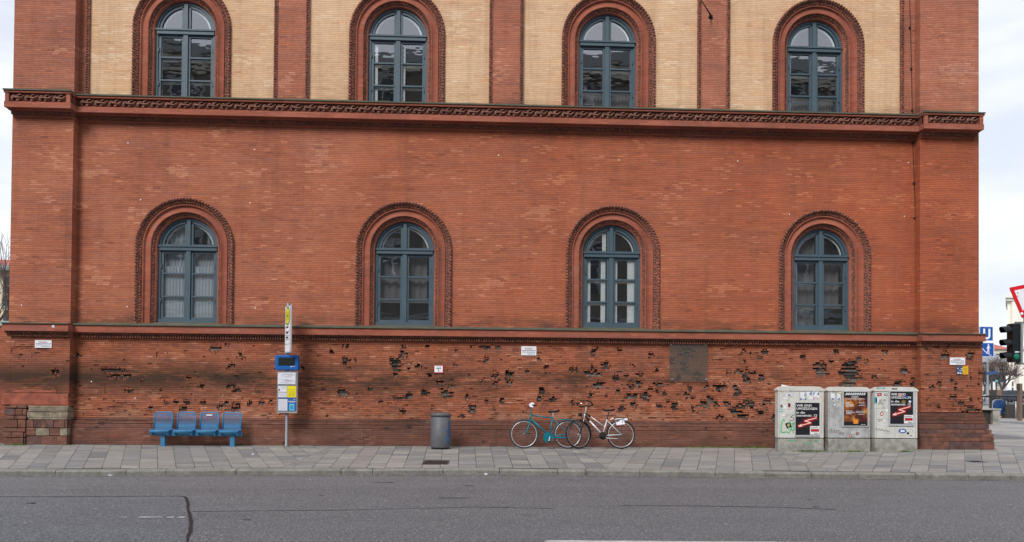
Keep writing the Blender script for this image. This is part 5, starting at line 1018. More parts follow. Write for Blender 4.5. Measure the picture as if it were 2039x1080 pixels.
for a in ((1693, 868, 5, 4.5, 'red', 0, 'white', False, 'small red sticker'), (1707, 864, 7, 6.5, 'maroon', .2, 'sticker_grey', True, 'round wine-red sticker'), (1658, 788, 8, 11, 'white', 0, None, False, None), (1670, 789, 8, 11, 'white', 0, None, False, None), (1673, 782, 5, 4, 'yellow', .3, 'white', False, None), (1676.5, 798, 1.6, 6, 'black', 0, None, False, None), (1658.5, 794.5, 3, 3, 'sticker_blue', .3, None, False, None), (1670.5, 794.5, 3, 3, 'sticker_blue', .3, None, False, None), (1662, 806, 10, 7, 'sticker_grey', .3, 'white', True, None), (1686, 774.5, 5, 2.5, 'sticker_grey', 0, 'white', False, None)): sticker(c2, a[0], a[1], a[2], a[3], YC2-(.0015 if a[4] == 'sticker_blue' else 0), *a[4:])
c3, YC3 = cabinet(1742, 1826.5, 770.5, 873.5, 900.5, 'grey utility cabinet with framed arrow poster and blue sticker, rightmost of the three cabinets', 5)
b, fr3, y = poster(c3, YC3, 1772.8, 780, 1818, 844.5, 'print_black', fb=(2.4, 2, 3, 4.5)); arrow_poster(b, y, 1772.8, 780, 45.2, 64.5, -.005)
for q, m in (((.42, .10, .12), 'pink'), ((.72, .17, .10), 'sticker_blue'), ((.58, .32, .14), 'olive'), ((.86, .31, .09), 'paper')): a, c_ = U(1772.8+q[0]*45, 780+q[1]*64.5, y); b.poly([(a+q[2]*.4*math.cos(t*math.pi/5), y-.0065, c_+q[2]*.3*math.sin(t*math.pi/5)) for t in range(10)], m)
b.build('poster', fr3)
b = MB(); y = YC3-.004; b.ribbon([U(a, c_, y) for a, c_ in ((1742, 857), (1745, 853), (1748, 857), (1751, 854), (1754, 858), (1757, 855), (1760, 859), (1764, 856), (1767, 860), (1770, 859))], .007, y, 'black')
b.ribbon([U(a, c_, y) for a, c_ in ((1749, 807), (1752, 797), (1756, 803), (1750, 805), (1755, 795), (1757, 807), (1761, 801))], .012, y-.001, 'sticker_grey')
for i in range(8): scribble(b, *(lambda a, c_: (a, c_, a+r2.uniform(4, 12), c_+r2.uniform(1, 4)))(r2.uniform(1741, 1760), r2.uniform(780, 865)), y-.002, 'sticker_grey', 5, .005, r2)
b.build('graffiti', c3)
for a in ((1797, 858.5, 17, 9.5, 'sticker_blue', 0, 'white', True, 'blue cloud-shaped sticker'), (1808, 863, 5, 5, 'black', .5, None, True, None), (1813.5, 868, 2.5, 2.5, 'black', 0, None, True, None), (1755.5, 824.5, 7.5, 7.5, 'red', 0, 'white', True, 'round red and white sticker'), (1751, 786, 9, 6, 'maroon', .1, 'pink', False, None), (1764, 786.5, 7, 5, 'black', 0, 'white', True, None), (1743.5, 797, 6, 12, 'teal_sticker', 0, None, False, None), (1746.5, 798, 5.5, 9, 'white', .1, None, False, None), (1765, 818, 7, 6, 'white', .1, None, False, None), (1760, 838, 6, 5, 'white', 0, None, False, None), (1750, 838, 4, 4, 'sticker_grey', 0, 'white', False, None), (1761, 797, 6, 3, 'sticker_grey', .1, None, False, None), (1754, 773, 18, 2.2, 'teal_sticker', 0, 'white', False, None), (1781, 774.5, 11, 2.2, 'black', 0, 'sticker_grey', False, None), (1817, 858, 5, 5, 'paper', 0, 'sticker_grey', False, None)): sticker(c3, a[0], a[1], a[2], a[3], YC3-(.018 if a[1] < 775 else 0), *a[4:])

# signs fixed to the wall
def warn(px0, py0, px1, py1, y, label):
    t_ = MB(); x0, x1, z0, z1 = rr(px0, py0, px1, py1, y-.02); w = x1-x0; h = z1-z0; t_.box(x0, x1, y-.02, y-.012, z0, z1, 'sign_white'); 
    for q in (x0+.05, x1-.05): t_.box(q-.01, q+.01, y-.012, y+.03, z0+.05, z0+.1, 'steel')
    t_.text('Vorsicht', x0+w*.23, y-.0225, z0+h*.70, h*.17, 'maroon', w*.5); t_.poly([(x0+w*.23, y-.022, z0+h*.66), (x0+w*.75, y-.022, z0+h*.66), (x0+w*.75, y-.022, z0+h*.68), (x0+w*.23, y-.022, z0+h*.68)], 'maroon')
    rq = random.Random(5)
    for v, a, b_ in ((.5, .05, .95), (.32, .07, .92), (.12, .4, .92)):
        k = a
        while k < b_: e_ = min(b_, k+rq.uniform(.05, .16)); t_.poly([(x0+w*k, y-.022, z0+h*v), (x0+w*e_, y-.022, z0+h*v), (x0+w*e_, y-.022, z0+h*(v+.07)), (x0+w*k, y-.022, z0+h*(v+.07))], 'sign_navy'); k = e_+.025
    tag(t_.build('warning_sign'), label, 'sign', 'white warning signs on the brick wall')
warn(69.5, 677.5, 102.5, 693, PY, 'small white warning sign on the left corner pilaster'); warn(1038, 689.7, 1068, 708, 0, 'small white warning sign on the wall above the bicycles'); warn(1891.5, 712, 1921.8, 727, PY, 'small white warning sign above the blue and yellow plates')
t_ = MB(); x0, x1, z0, z1 = rr(864.3, 728.2, 883.2, 743.5, -.02); t_.box(x0, x1, -.022, -.004, z0, z1, 'red'); w = x1-x0; h = z1-z0; t_.poly([(x0+w*.05, -.025, z0+h*.12), (x0+w*.90, -.025, z0+h*.12), (x0+w*.90, -.025, z0+h*.97), (x0+w*.05, -.025, z0+h*.97)], 'sign_white')
t_.poly([(x0+w*.2, -.027, z0+h*.60), (x0+w*.75, -.027, z0+h*.60), (x0+w*.75, -.027, z0+h*.67), (x0+w*.2, -.027, z0+h*.67)], 'print_black'); t_.poly([(x0+w*.44, -.027, z0+h*.18), (x0+w*.49, -.027, z0+h*.18), (x0+w*.49, -.027, z0+h*.6), (x0+w*.44, -.027, z0+h*.6)], 'print_black'); t_.text('H 150', x0+w*.35, -.027, z0+h*.74, h*.13, 'print_black', w*.4); t_.text('1.2', x0+w*.54, -.027, z0+h*.28, h*.12, 'print_black', w*.16); tag(t_.build('hydrant_sign'), 'small white hydrant sign with red edge above the litter bin', 'sign')
t_ = MB(); x0, x1, z0, z1 = rr(1905, 730, 1916.5, 746, PY-.02); w = x1-x0; h = z1-z0; t_.box(x0, x1, PY-.02, PY-.004, z0, z1, 'sign_navy'); 
for a, b_, c_, d in ((.05, .7, .25, .1), (.7, .65, .28, .12), (.7, .45, .28, .1), (.1, .1, .35, .18), (.55, .08, .3, .12), (.35, .5, .5, .05), (.6, .22, .08, .12)): t_.poly([(x0+w*a, PY-.022, z0+h*b_), (x0+w*(a+c_), PY-.022, z0+h*b_), (x0+w*(a+c_), PY-.022, z0+h*(b_+d)), (x0+w*a, PY-.022, z0+h*(b_+d))], 'paper')
tag(t_.build('supply_sign'), 'small dark blue supply line plate left of the yellow plate', 'sign')
t_ = MB(); x0, x1, z0, z1 = rr(1916.9, 730, 1928, 746, PY-.02); w = x1-x0; h = z1-z0; t_.box(x0, x1, PY-.02, PY-.004, z0, z1, 'sign_yellow')
for k in range(5): t_.poly([(x0+w*.15, PY-.022, z0+h*(.15+k*.15)), (x0+w*R.uniform(.6, .9), PY-.022, z0+h*(.15+k*.15)), (x0+w*.8, PY-.022, z0+h*(.18+k*.15)), (x0+w*.15, PY-.022, z0+h*(.18+k*.15))], 'olive')
tag(t_.build('gas_sign'), 'small yellow gas line plate beside the dark blue plate', 'sign')
Pl = thing('cover_plate', (X(1370, 760, -.06), -.06, Z(1370, 760, -.06)), 'clear acrylic plate screwed over damaged bricks high on the lower wall', 'plate')
t_ = MB(); x0, x1, z0, z1 = rr(1333, 684.5, 1408.5, 760.5, -.06); t_.box(x0, x1, -.062, -.054, z0, z1, 'acrylic'); t_.build('sheet', Pl)
for a, b_ in ((1337, 686.5), (1404.5, 687.5), (1338, 755.5), (1406, 756)):
    t_ = MB(); x, z = U(a, b_, -.06); t_.lathe([(.004, -.08), (.014, -.074), (.014, -.055), (.006, .0)], (x, 0, z), 'chrome', 8, 'y'); t_.build('screw', Pl)
# stay rod fixed to the third red strip
St = thing('stay_rod', (X(1415, 35, -.06), -.06, Z(1415, 35, -.06)), 'dark iron stay rod bolted to the red strip between the third and fourth upper windows', 'stay rod')
t_ = MB(); x, z = U(1415, 34, -.06); t_.lathe([(.055, -.09), (.055, -.05), (.03, -.04)], (x, 0, z), 'iron', 12, 'y'); t_.build('wall_plate', St)
t_ = MB(); x2, z2 = U(1397, 2, -1.1); x3, z3 = U(1388, -20, -1.8); t_.tube([(x, -.09, z), (x2*.25+x*.75, -.36, z*.75+z2*.25), (x2, -1.1, z2), (x3, -1.8, z3)], [.032, .018, .011, .011], 'iron', 8); t_.build('rod', St)

# drain covers, litter, weeds
def cover(px0, py0, px1, py1, label, round_=False):
    pm = (py0+py1)/2; xa, xb = G(px0, pm)[0], G(px1, pm)[0]; ya, yb3 = G((px0+px1)/2, py1)[1], G((px0+px1)/2, py0)[1]; t_ = MB(); d = yb3-ya; t_.box(xa, xb, ya, yb3, -.02, .006, 'grille'); n = 6
    for i in range(n): t_.box(xa+.03, xb-.03, ya+d*(i+.25)/n, ya+d*(i+.7)/n, .004, .0095, 'iron')
    tag(t_.build('drain_cover'), label, 'drain cover', 'drain covers in the pavement')
cover(842, 917.5, 894, 925.5, 'rectangular iron drain cover in the pavement below the litter bin'); cover(1930, 918.6, 1957, 921, 'small iron drain cover in the pavement before the right corner pilaster')
def bits(name, label, pts, m, s, grp=None):
    for (a, b_), lb in zip(pts, label):
        x, y = G(a, b_); t_ = MB(); k = [(x+s*math.cos(i*1.05)*R.uniform(.6, 1.2), y+s*.7*math.sin(i*1.05)*R.uniform(.6, 1.2), .012+R.uniform(0, .02)) for i in range(6)]; t_.poly(k, m); t_.raw([(q[0], q[1], .003) for q in k]+k, [(i, (i+1) % 6, 6+(i+1) % 6, 6+i) for i in range(6)], m); tag(t_.build(name), lb, 'litter', 'scraps of litter on the pavement')
bits('paper_scrap', ['white scrap of paper on the pavement right of the bench', 'white scrap on the slabs between bench and bus stop', 'white scrap at the wall foot left of the litter bin', 'white scrap in the gutter below the bench', 'pale scrap near the kerb under the bus stop'], [(493, 886.5), (504, 906), (733, 886.2), (219, 948), (968, 946.5)], 'paper', .035)
mb = MB()
def tuft(x, y, n, s, hh_):
    for _ in range(n):
        a = R.uniform(0, 6.28); d = abs(R.gauss(0, s)); px_, py2 = x+d*math.cos(a)*2.2, y+d*math.sin(a)*.5; h = R.uniform(.4, 1)*hh_; t_ = R.uniform(-.6, .6)*h; w = .004+.1*h; b = R.uniform(0, 3.14)
        mb.poly([(px_-w*math.cos(b), py2-w*math.sin(b), -.005), (px_+w*math.cos(b), py2+w*math.sin(b), -.005), (px_+t_, py2+R.uniform(-.4, .4)*h, h)], 'grass')
yw_ = -.19
for a, n, s in ((1395, 60, .1), (1420, 120, .18), (1450, 80, .15), (1480, 60, .1), (1500, 190, .12), (1378, 50, .1), (1530, 20, .1), (35, 90, .1), (48, 60, .07), (140, 40, .05), (132, 40, .05), (480, 60, .035), (477, 30, .03), (1300, 15, .2), (1000, 10, .2)): 
    yy = -.44 if a < 60 or 125 < a < 150 else yw_; tuft(X(a, 888, yy), yy-.02, n, s, .06 if n > 50 else .04)
for a, n, s in ((1598, 120, .09), (1612, 90, .07), (1626, 60, .05), (1695, 130, .09), (1708, 60, .07), (1799, 130, .06), (1807, 50, .04)):
    YY = YC1; tuft(X(a, 899, YY), YY-.025, n, s, .055)
tag(mb.build('weeds'), kind='stuff')
mb = MB()    # crumbs of brick and dirt swept along the wall foot
for _ in range(260):
    x = R.uniform(-9.8, 11.3); s = R.uniform(.02, .09); y = -.15-abs(R.gauss(0, .03)); mb.poly([(x+s*1.6*math.cos(q*.9)*R.uniform(.6, 1.2), y+s*.4*math.sin(q*.9)*R.uniform(.6, 1.2), .0022+.00001*_) for q in range(7)], R.choice(['bedding', 'grille', 'dark_dirt']))
for _ in range(2600):
    x = R.uniform(-9.8, 11.3); y = -.17-abs(R.gauss(0, .045)); s = R.uniform(.003, .012); mb.poly([(x-s, y-s, .003), (x+s, y-s*.7, .004), (x+s*.8, y+s, .005), (x-s*.6, y+s, .003)], R.choice(['bedding', 'bedding', 'plinth', 'stone_brown', 'grille']))
tag(mb.build('wall_foot_grit'), kind='stuff')

# ------------------------------------------------------------------ building across the street (seen mirrored in the panes)
OB = thing('opposite_building', (2, -40, 0), 'pale plastered building across the street, seen only as a reflection in the window panes', 'building')
mb = MB(); YO = -38; EA = 24.6
ops = []
mb.box(-36, 40, YO-12, YO, -.1, EA, 'opposite'); mb.poly([(-36, YO+.6, EA+.9), (40, YO+.6, EA+.9), (40, YO-6, EA+3.5), (-36, YO-6, EA+3.5)][::-1], 'rust'); mb.poly([(-36, YO-12.6, EA+.9), (40, YO-12.6, EA+.9), (40, YO-6, EA+3.5), (-36, YO-6, EA+3.5)], 'rust'); mb.build('wall', OB)
mb = MB(); mb.box(-36.5, 40.5, YO, YO+.9, EA, EA+.9, 'far_grey'); mb.box(-36.2, 40.2, YO, YO+.45, EA-.7, EA-.01, 'far_pale'); mb.box(-36, 40, YO, YO+.35, 13.2, 13.9, 'far_grey'); mb.box(-36, 40, YO, YO+.25, 6.4, 6.9, 'far_grey'); mb.box(-36, 40, YO, YO+.2, 19.2, 19.6, 'far_grey'); mb.build('cornice', OB)
wm = MB(); wm.box(-.95, .95, 0, .06, 0, 2.9, 'far_glass'); wm.box(-1.2, -.95, 0, .18, -.2, 3.1, 'far_grey'); wm.box(.95, 1.2, 0, .18, -.2, 3.1, 'far_grey'); wm.box(-1.3, 1.3, 0, .25, 2.9, 3.25, 'far_grey'); wm.box(-.04, .04, .05, .1, 0, 2.9, 'white_wood'); wm.box(-.95, .95, .05, .1, 1.9, 2.0, 'white_wood')
wme = local_build(wm, 'window')
for zz in (2.6, 8.9, 15.3, 20.4):
    for i in range(15):
        o = bpy.data.objects.new('window', wme); C.objects.link(o); o.parent = OB; o.location = (-33+i*4.9, YO+40+.001, zz)

# ------------------------------------------------------------------ far right: the square and the avenue
def gy_(px, py, z=0.0): return G(px, py, z)
def D_(d): return -DIST+d
# give-way sign and signal on a post at the pavement edge
yp = -1.6; xp = X(2040.5, 700, yp)
Ts = thing('traffic_light', (xp, yp, 0), 'black traffic light and red-edged triangular give way sign on a grey post', 'traffic light')
mb = MB(); mb.tube([(xp+.14, yp, 0), (xp+.10, yp, 1.2), (xp, yp, 3.95)], .052, 'pole_grey', 16); mb.build('pole', Ts, True)
xs_, zt4 = U(2013.5, 645, yp); zb4 = Z(2013.5, 722, yp); h3 = (zt4-zb4)/3
mb = MB(); hw = .115; mb.box(xs_-.055, xs_+.125, yp-.14, yp+.08, zb4, zt4, 'signal_black', .02); mb.box(xs_+.126, xs_+.165, yp-.17, yp+.02, zb4-.03, zt4+.03, 'signal_grey')
mb.build('housing', Ts)
for i in range(3):
    zc = zt4-h3*(i+.5); mb = MB(); n = 14; A = []; B = []
    for k in range(n+1):     # hood open below, pointing left towards the avenue
        a = math.radians(-25+230*k/n); A.append((xs_-.05, yp-.03+.105*math.cos(a), zc+.105*math.sin(a))); B.append((xs_-.05-.20-.045*math.sin(a), yp-.05+.100*math.cos(a), zc+.095*math.sin(a)-.02))
    for k in range(n): mb.poly([A[k], A[k+1], B[k+1], B[k]], 'signal_black'); mb.poly([tuple(Vector(q)+Vector((0, 0, -.004))) for q in (B[k], B[k+1], A[k+1], A[k])], 'signal_black')
    mb.build('hood', Ts, True)
    mb = MB(); mb.lathe([(.001, -.02), (.06, -.014), (.09, 0)], (xs_-.056, yp-.03, zc), 'lens_dark', 18, 'x'); 
    if i == 2:   # second lens face turned toward the road
        mb.lathe([(.001, -.022), (.05, -.014), (.075, 0)], (xs_+.04, yp-.141, zc-.02), 'green_on', 18, 'y'); mb.box(xs_-.01, xs_+.10, yp-.150, yp-.144, zc+.07, zc+.10, 'sign_white')
    mb.build('lens', Ts, True)
mb = MB(); mb.box(xs_+.10, xp+.05, yp-.03, yp+.03, zt4+.01, zt4+.05, 'signal_grey'); mb.box(xs_+.10, xp+.05, yp-.03, yp+.03, zb4-.05, zb4-.005, 'signal_grey'); mb.build('bracket', Ts)
mb = MB(); ys = yp-.08; V = [U(2009.5, 573, ys), U(2071, 561, ys), U(2036, 636, ys)]; cx0 = sum(v[0] for v in V)/3; cz0 = sum(v[1] for v in V)/3
def tri(k, y, m):
    P = []
    for i in range(3):
        v = V[i]; a = V[i-1]; b = V[(i+1) % 3]
        for o_ in (a, b): P.append((v[0]+(o_[0]-v[0])*.035, v[1]+(o_[1]-v[1])*.035))
    mb.poly([(cx0+(p[0]-cx0)*k, y, cz0+(p[1]-cz0)*k) for p in P][::-1], m)
tri(1, ys, 'sign_red'); tri(.98, ys-.002, 'sign_red'); tri(.66, ys-.004, 'sign_white'); tri(1, ys+.012, 'signal_grey'); mb.box(cx0+.02, cx0+.10, ys, ys+.06, cz0-.05, cz0+.05, 'signal_grey')
for zz in (.06, -.02): mb.box(cx0-.17, cx0-.14, ys-.006, ys-.005, cz0+zz, cz0+zz+.03, 'sticker_grey')
mb.lathe([(.02, -.012), (.035, -.008), (.035, 0)], (V[2][0]-.02, ys-.004, V[2][1]+.13), 'sign_white', 12, 'y'); mb.build('give_way_plate', Ts)
# subway signs on a pole partly behind the corner
d = 35; y = D_(d); x0, z0 = U(1952, 679, y); x1, z1 = U(1977.6, 650.6, y)
S1 = thing('subway_sign', ((x0+x1)/2-.1, y, 0), 'blue subway sign with white U above a blue stairs pictogram, just behind the building corner', 'sign')
mb = MB(); mb.lathe([(.05, 0), (.05, z1)], (x0+.05, y+.08, 0), 'pole_grey', 10); mb.build('pole', S1, True)
mb = MB(); xa, xb = x1-.62, x1; mb.box(xa, xb, y, y+.03, z0, z1, 'sign_white'); mb.poly([(xa+.01, y-.003, z0+.02), (xb-.02, y-.003, z0+.02), (xb-.02, y-.003, z1-.02), (xa+.01, y-.003, z1-.02)], 'sign_blue')
w = xb-xa; xc = xb-.30; hU = z1-z0; mb.box(xc-.165, xc-.075, y-.008, y-.005, z0+.22, z1-.10, 'sign_white'); mb.box(xc+.075, xc+.165, y-.008, y-.005, z0+.22, z1-.10, 'sign_white')
n = 12; P1 = [(xc-.165*math.cos(math.pi*k/n), z0+.22-.15*math.sin(math.pi*k/n)) for k in range(n+1)]; P2_ = [(xc-.075*math.cos(math.pi*k/n), z0+.22-.06*math.sin(math.pi*k/n)) for k in range(n+1)]
for k in range(n): mb.poly([(P1[k][0], y-.008, P1[k][1]), (P1[k+1][0], y-.008, P1[k+1][1]), (P2_[k+1][0], y-.008, P2_[k+1][1]), (P2_[k][0], y-.008, P2_[k][1])], 'sign_white')
mb.build('letter_plate', S1)
x1, z1 = U(1979.2, 682.8, y); z0 = Z(1979, 711, y); mb = MB(); xa, xb = x1-.62, x1; mb.box(xa, xb, y, y+.03, z0, z1, 'sign_white'); mb.poly([(xa+.01, y-.003, z0+.02), (xb-.02, y-.003, z0+.02), (xb-.02, y-.003, z1-.02), (xa+.01, y-.003, z1-.02)], 'sign_blue')
hx, hz = x1-.255, z1-.10; mb.poly([(hx+.032*math.cos(t*math.pi/6), y-.006, hz+.036*math.sin(t*math.pi/6)) for t in range(12)][::-1], 'sign_white')
mb.ribbon([(hx-.005, hz-.05), (hx-.01, hz-.22)], .07, y-.006, 'sign_white'); mb.ribbon([(hx-.03, hz-.06), (hx-.08, hz-.17)], .025, y-.0064, 'sign_white'); mb.ribbon([(hx+.02, hz-.07), (hx+.075, hz-.15)], .025, y-.0066, 'sign_white'); mb.ribbon([(hx+.01, hz-.2), (hx+.02, hz-.42)], .035, y-.0068, 'sign_white'); mb.ribbon([(hx-.01, hz-.2), (hx-.08, hz-.38)], .035, y-.007, 'sign_white')
st = [(hx-.30, hz-.17), (hx-.25, hz-.17), (hx-.25, hz-.24), (hx-.18, hz-.24), (hx-.18, hz-.31), (hx-.10, hz-.31), (hx-.10, hz-.38), (hx+.0, hz-.38), (hx+.05, hz-.45), (hx+.13, hz-.47)]; mb.ribbon(st, .022, y-.0074, 'sign_white'); mb.build('stairs_plate', S1)
def boxthing(name, label, cat, px0, px1, ptop, pbot, dep, m, bev=.01, group=None, depthy=None):
    gx, y = G((px0+px1)/2, pbot); x0 = X(px0, pbot, y); x1 = X(px1, pbot, y); zt = Z((px0+px1)/2, ptop, y); mb = MB(); mb.box(x0, x1, y, y+dep, -.02, zt, m, bev); return mb, x0, x1, y, zt
mb, x0, x1, y, zt = boxthing('b', '', '', 1977, 1992, 817, 845.5, 1.6, 'concrete', .02); mb.box(x0-1.9, x0-.002, y+.15, y+1.5, -.02, zt-.05, 'dark_panel', .02); mb.box(x0-1.95, x1+.03, y-.03, y+1.63, zt-.002, zt+.06, 'concrete', .012); tag(mb.build('parapet_block'), 'low concrete and dark stone block standing behind the building corner', 'block')
# escalator head
gx, y = G(1998, 833); E1 = thing('escalator', (gx, y, 0), 'blue and silver rounded escalator end on the subway stairs', 'escalator'); xa, xb = X(1982, 815, y), X(2003, 815, y); zt = Z(1995, 796.5, y)
def rbox(mb, xa, xb, y0, y1, z0, z1, r, m):
    pts = [(xa+r-r*math.cos(t*math.pi/12), z1-r+r*math.sin(t*math.pi/12)) for t in range(7)]+[(xb-r+r*math.sin(t*math.pi/12), z1-r+r*math.cos(t*math.pi/12)) for t in range(7)]+[(xb-r+r*math.cos(t*math.pi/12), z0+r-r*math.sin(t*math.pi/12)) for t in range(7)]+[(xa+r-r*math.sin(t*math.pi/12), z0+r-r*math.cos(t*math.pi/12)) for t in range(7)]
    mb.poly([(p[0], y0, p[1]) for p in pts][::-1], m); n = len(pts)
    for i in range(n): a, b = pts[i], pts[(i+1) % n]; mb.poly([(a[0], y0, a[1]), (b[0], y0, b[1]), (b[0], y1, b[1]), (a[0], y1, a[1])], m)
mb = MB(); rbox(mb, xa-.05, xb, y, y+.12, .22, zt, .28, 'escalator_blue'); rbox(mb, xa-.05, xb+.02, y+.13, y+.2, .2, zt+.02, .2, 'alu'); mb.build('balustrade', E1)
mb = MB(); mb.tube([(xb-.5, y+.3, zt+.04), (xb-.1, y+.3, zt+.03), (xb+.12, y+.3, zt-.1), (xb+.19, y+.3, zt-.35), (xb+.15, y+.3, zt-.62), (xb, y+.3, .3)], .06, 'rubber', 8); mb.build('handrail', E1, True)
mb = MB(); rbox(mb, xb-.1, xb+.42, y+.5, y+.6, .28, zt-.03, .2, 'alu'); mb.box(xb-.05, xb+.3, y+.05, y+1.2, 0, .25, 'black'); mb.build('newel', E1)
mb = MB(); gx2, gy2 = xb-.35, y-.06; mb.lathe([(.01, -.03), (.035, -.02), (.035, 0)], (X(1992.5, 830, y), y-.02, Z(1992.5, 830, y)), 'amber', 10, 'y'); mb.build('lamp', E1)
# dark glazed balustrade of the stairwell and the rails
gx, y = G(2025, 834); W1 = thing('stairwell_balustrade', (X(2030, 830, y), y, 0), 'dark panel balustrade round the subway stairs beside the escalator', 'balustrade'); x0, x1 = X(2010, 830, y), X(2110, 830, y); zt = Z(2025, 806, y)
mb = MB(); mb.box(x0, x1, y+.3, y+.4, 0, zt, 'dark_panel'); mb.build('panel', W1)
for q in (2015, 2050): mb = MB(); mb.lathe([(.03, 0), (.03, Z(q, 799, y))], (X(q, 830, y), y-.3, 0), 'alu', 8); mb.build('post', W1, True)
d = 47; y = D_(d); x0, x1 = X(1950, 790, y), X(2100, 790, y); Rl = thing('railing', ((x0+x1)/2, y, 0), 'long dark steel railing between the subway stairs and the avenue', 'railing')
for pa, pb, pc_ in ((1950, 2100, 788.5), (1950, 2100, 797), (1950, 2100, 801)):
    zz = Z(1990, pc_, y); mb = MB(); mb.box(x0, x1, y-.03, y+.03, zz-(.10 if pc_ < 790 else .02), zz+.01, 'rail'); mb.build('rail', Rl)
for q in range(1955, 2100, 17): mb = MB(); xq = X(q, 790, y); mb.box(xq-.03, xq+.03, y-.05, y-.031, 0, Z(1990, 788, y), 'rail'); mb.build('post', Rl)
mb, x0, x1, y, zt = boxthing('b', '', '', 1980.5, 1995, 776.5, 815, .7, 'rust', .02); mb.box(x0-.01, x0+.17, y-.01, y+.6, -.02, zt-.02, 'dark_panel', .004); tag(mb.build('granite_pillar'), 'square reddish granite pillar behind the escalator', 'pillar')
mb, x0, x1, y, zt = boxthing('b', '', '', 2031, 2036, 764, 838.5, .2, 'rust', .01); mb.box(x0-.06, x0-.002, y+.03, y+.17, zt-.30, zt-.01, 'dark_panel'); mb.box(x0+.03, x1-.03, y-.006, y-.002, zt-.9, zt-.84, 'red'); tag(mb.build('marker_post'), 'tall weathered steel post right of the escalator', 'post')
# lamp standard, street name sign, kiosk sign
d = 78; y = D_(d); xq = X(1966.5, 760, y); L1 = thing('street_lamp', (xq, y, 0), 'grey ornamental lamp standard left of the street name sign', 'street lamp'); mb = MB(); mb.lathe([(.34, 0), (.36, .15), (.22, .3), (.26, .8), (.16, 1.0), (.18, 1.8), (.10, 2.0), (.08, 4), (.06, 5)], (xq, y, 0), 'signal_grey', 10); mb.build('post', L1, True)
mb = MB(); mb.lathe([(.05, 4.95), (.16, 5.1), (.2, 5.3), (.06, 5.6)], (xq, y, 0), 'sign_white', 10); mb.build('lamp_head', L1, True)
d = 62; y = D_(d); xq = X(1975, 760, y); N1 = thing('street_name_sign', (xq, y, 0), 'thin dark pole carrying two small dark blue street name plates', 'sign'); mb = MB(); mb.lathe([(.07, 0), (.07, Z(1975, 740, y))], (xq, y, 0), 'rail', 8); mb.build('pole', N1, True)
for k, (a, b, c_) in enumerate(((1962.5, 1975, 744), (1975.5, 1986, 742))): mb = MB(); xa, xb = X(a, c_, y), X(b, c_, y); zz = Z(a, c_, y); mb.box(xa, xb, y-.1, y-.06, zz-.12, zz+.13, 'sign_navy'); mb.build('name_plate', N1)
mb = MB(); d = 70; y = D_(d); xa, xb = X(1976.5, 765, y), X(1981.5, 765, y); mb.box(xa, xb, y, y+.2, 0, Z(1979, 760.5, y), 'sign_white', .02); xc = X(1982.6, 760, y); mb.lathe([(.05, 0), (.05, Z(1982, 753, y))], (xc, y-.1, 0), 'rail', 6); mb.lathe([(.02, -.05), (.12, -.04), (.12, 0)], (xc, y-.1, Z(1982, 759, y)), 'teal_light', 12, 'y'); tag(mb.build('information_stele'), 'slim white information stele with round blue sign left of the white car', 'sign')
# advertising column
d = 95; y = D_(d); xq = X(2010.5, 770, y); A1 = thing('advertising_column', (xq, y, 0), 'round advertising column with posters and a dark cap, in front of the white church', 'advertising column'); r_ = X(2017, 770, y)-xq; zt = Z(2010, 747.5, y); mb = MB(); mb.lathe([(r_, 0), (r_, zt)], (xq, y, 0), 'sign_white', 20); mb.build('drum', A1, True); mb = MB(); mb.lathe([(r_*1.12, zt), (r_*1.15, zt+.15), (.1, zt+.6)], (xq, y, 0), 'dark_panel', 20); mb.build('cap', A1, True)
for k, (a, b, m) in enumerate(((749, 758, 'church'), (760, 770, 'olive'), (772, 780, 'sign_navy'))):
    mb = MB(); z1_, z0_ = Z(2010, a, y), Z(2010, b, y)
    for q in range(5): t0 = math.radians(-95+q*17); t1 = math.radians(-95+(q+1)*17); R_ = r_*1.01; mb.poly([(xq+R_*math.cos(t0), y+R_*math.sin(t0), z0_), (xq+R_*math.cos(t1), y+R_*math.sin(t1), z0_), (xq+R_*math.cos(t1), y+R_*math.sin(t1), z1_), (xq+R_*math.cos(t0), y+R_*math.sin(t0), z1_)], m)
    mb.build('poster', A1)
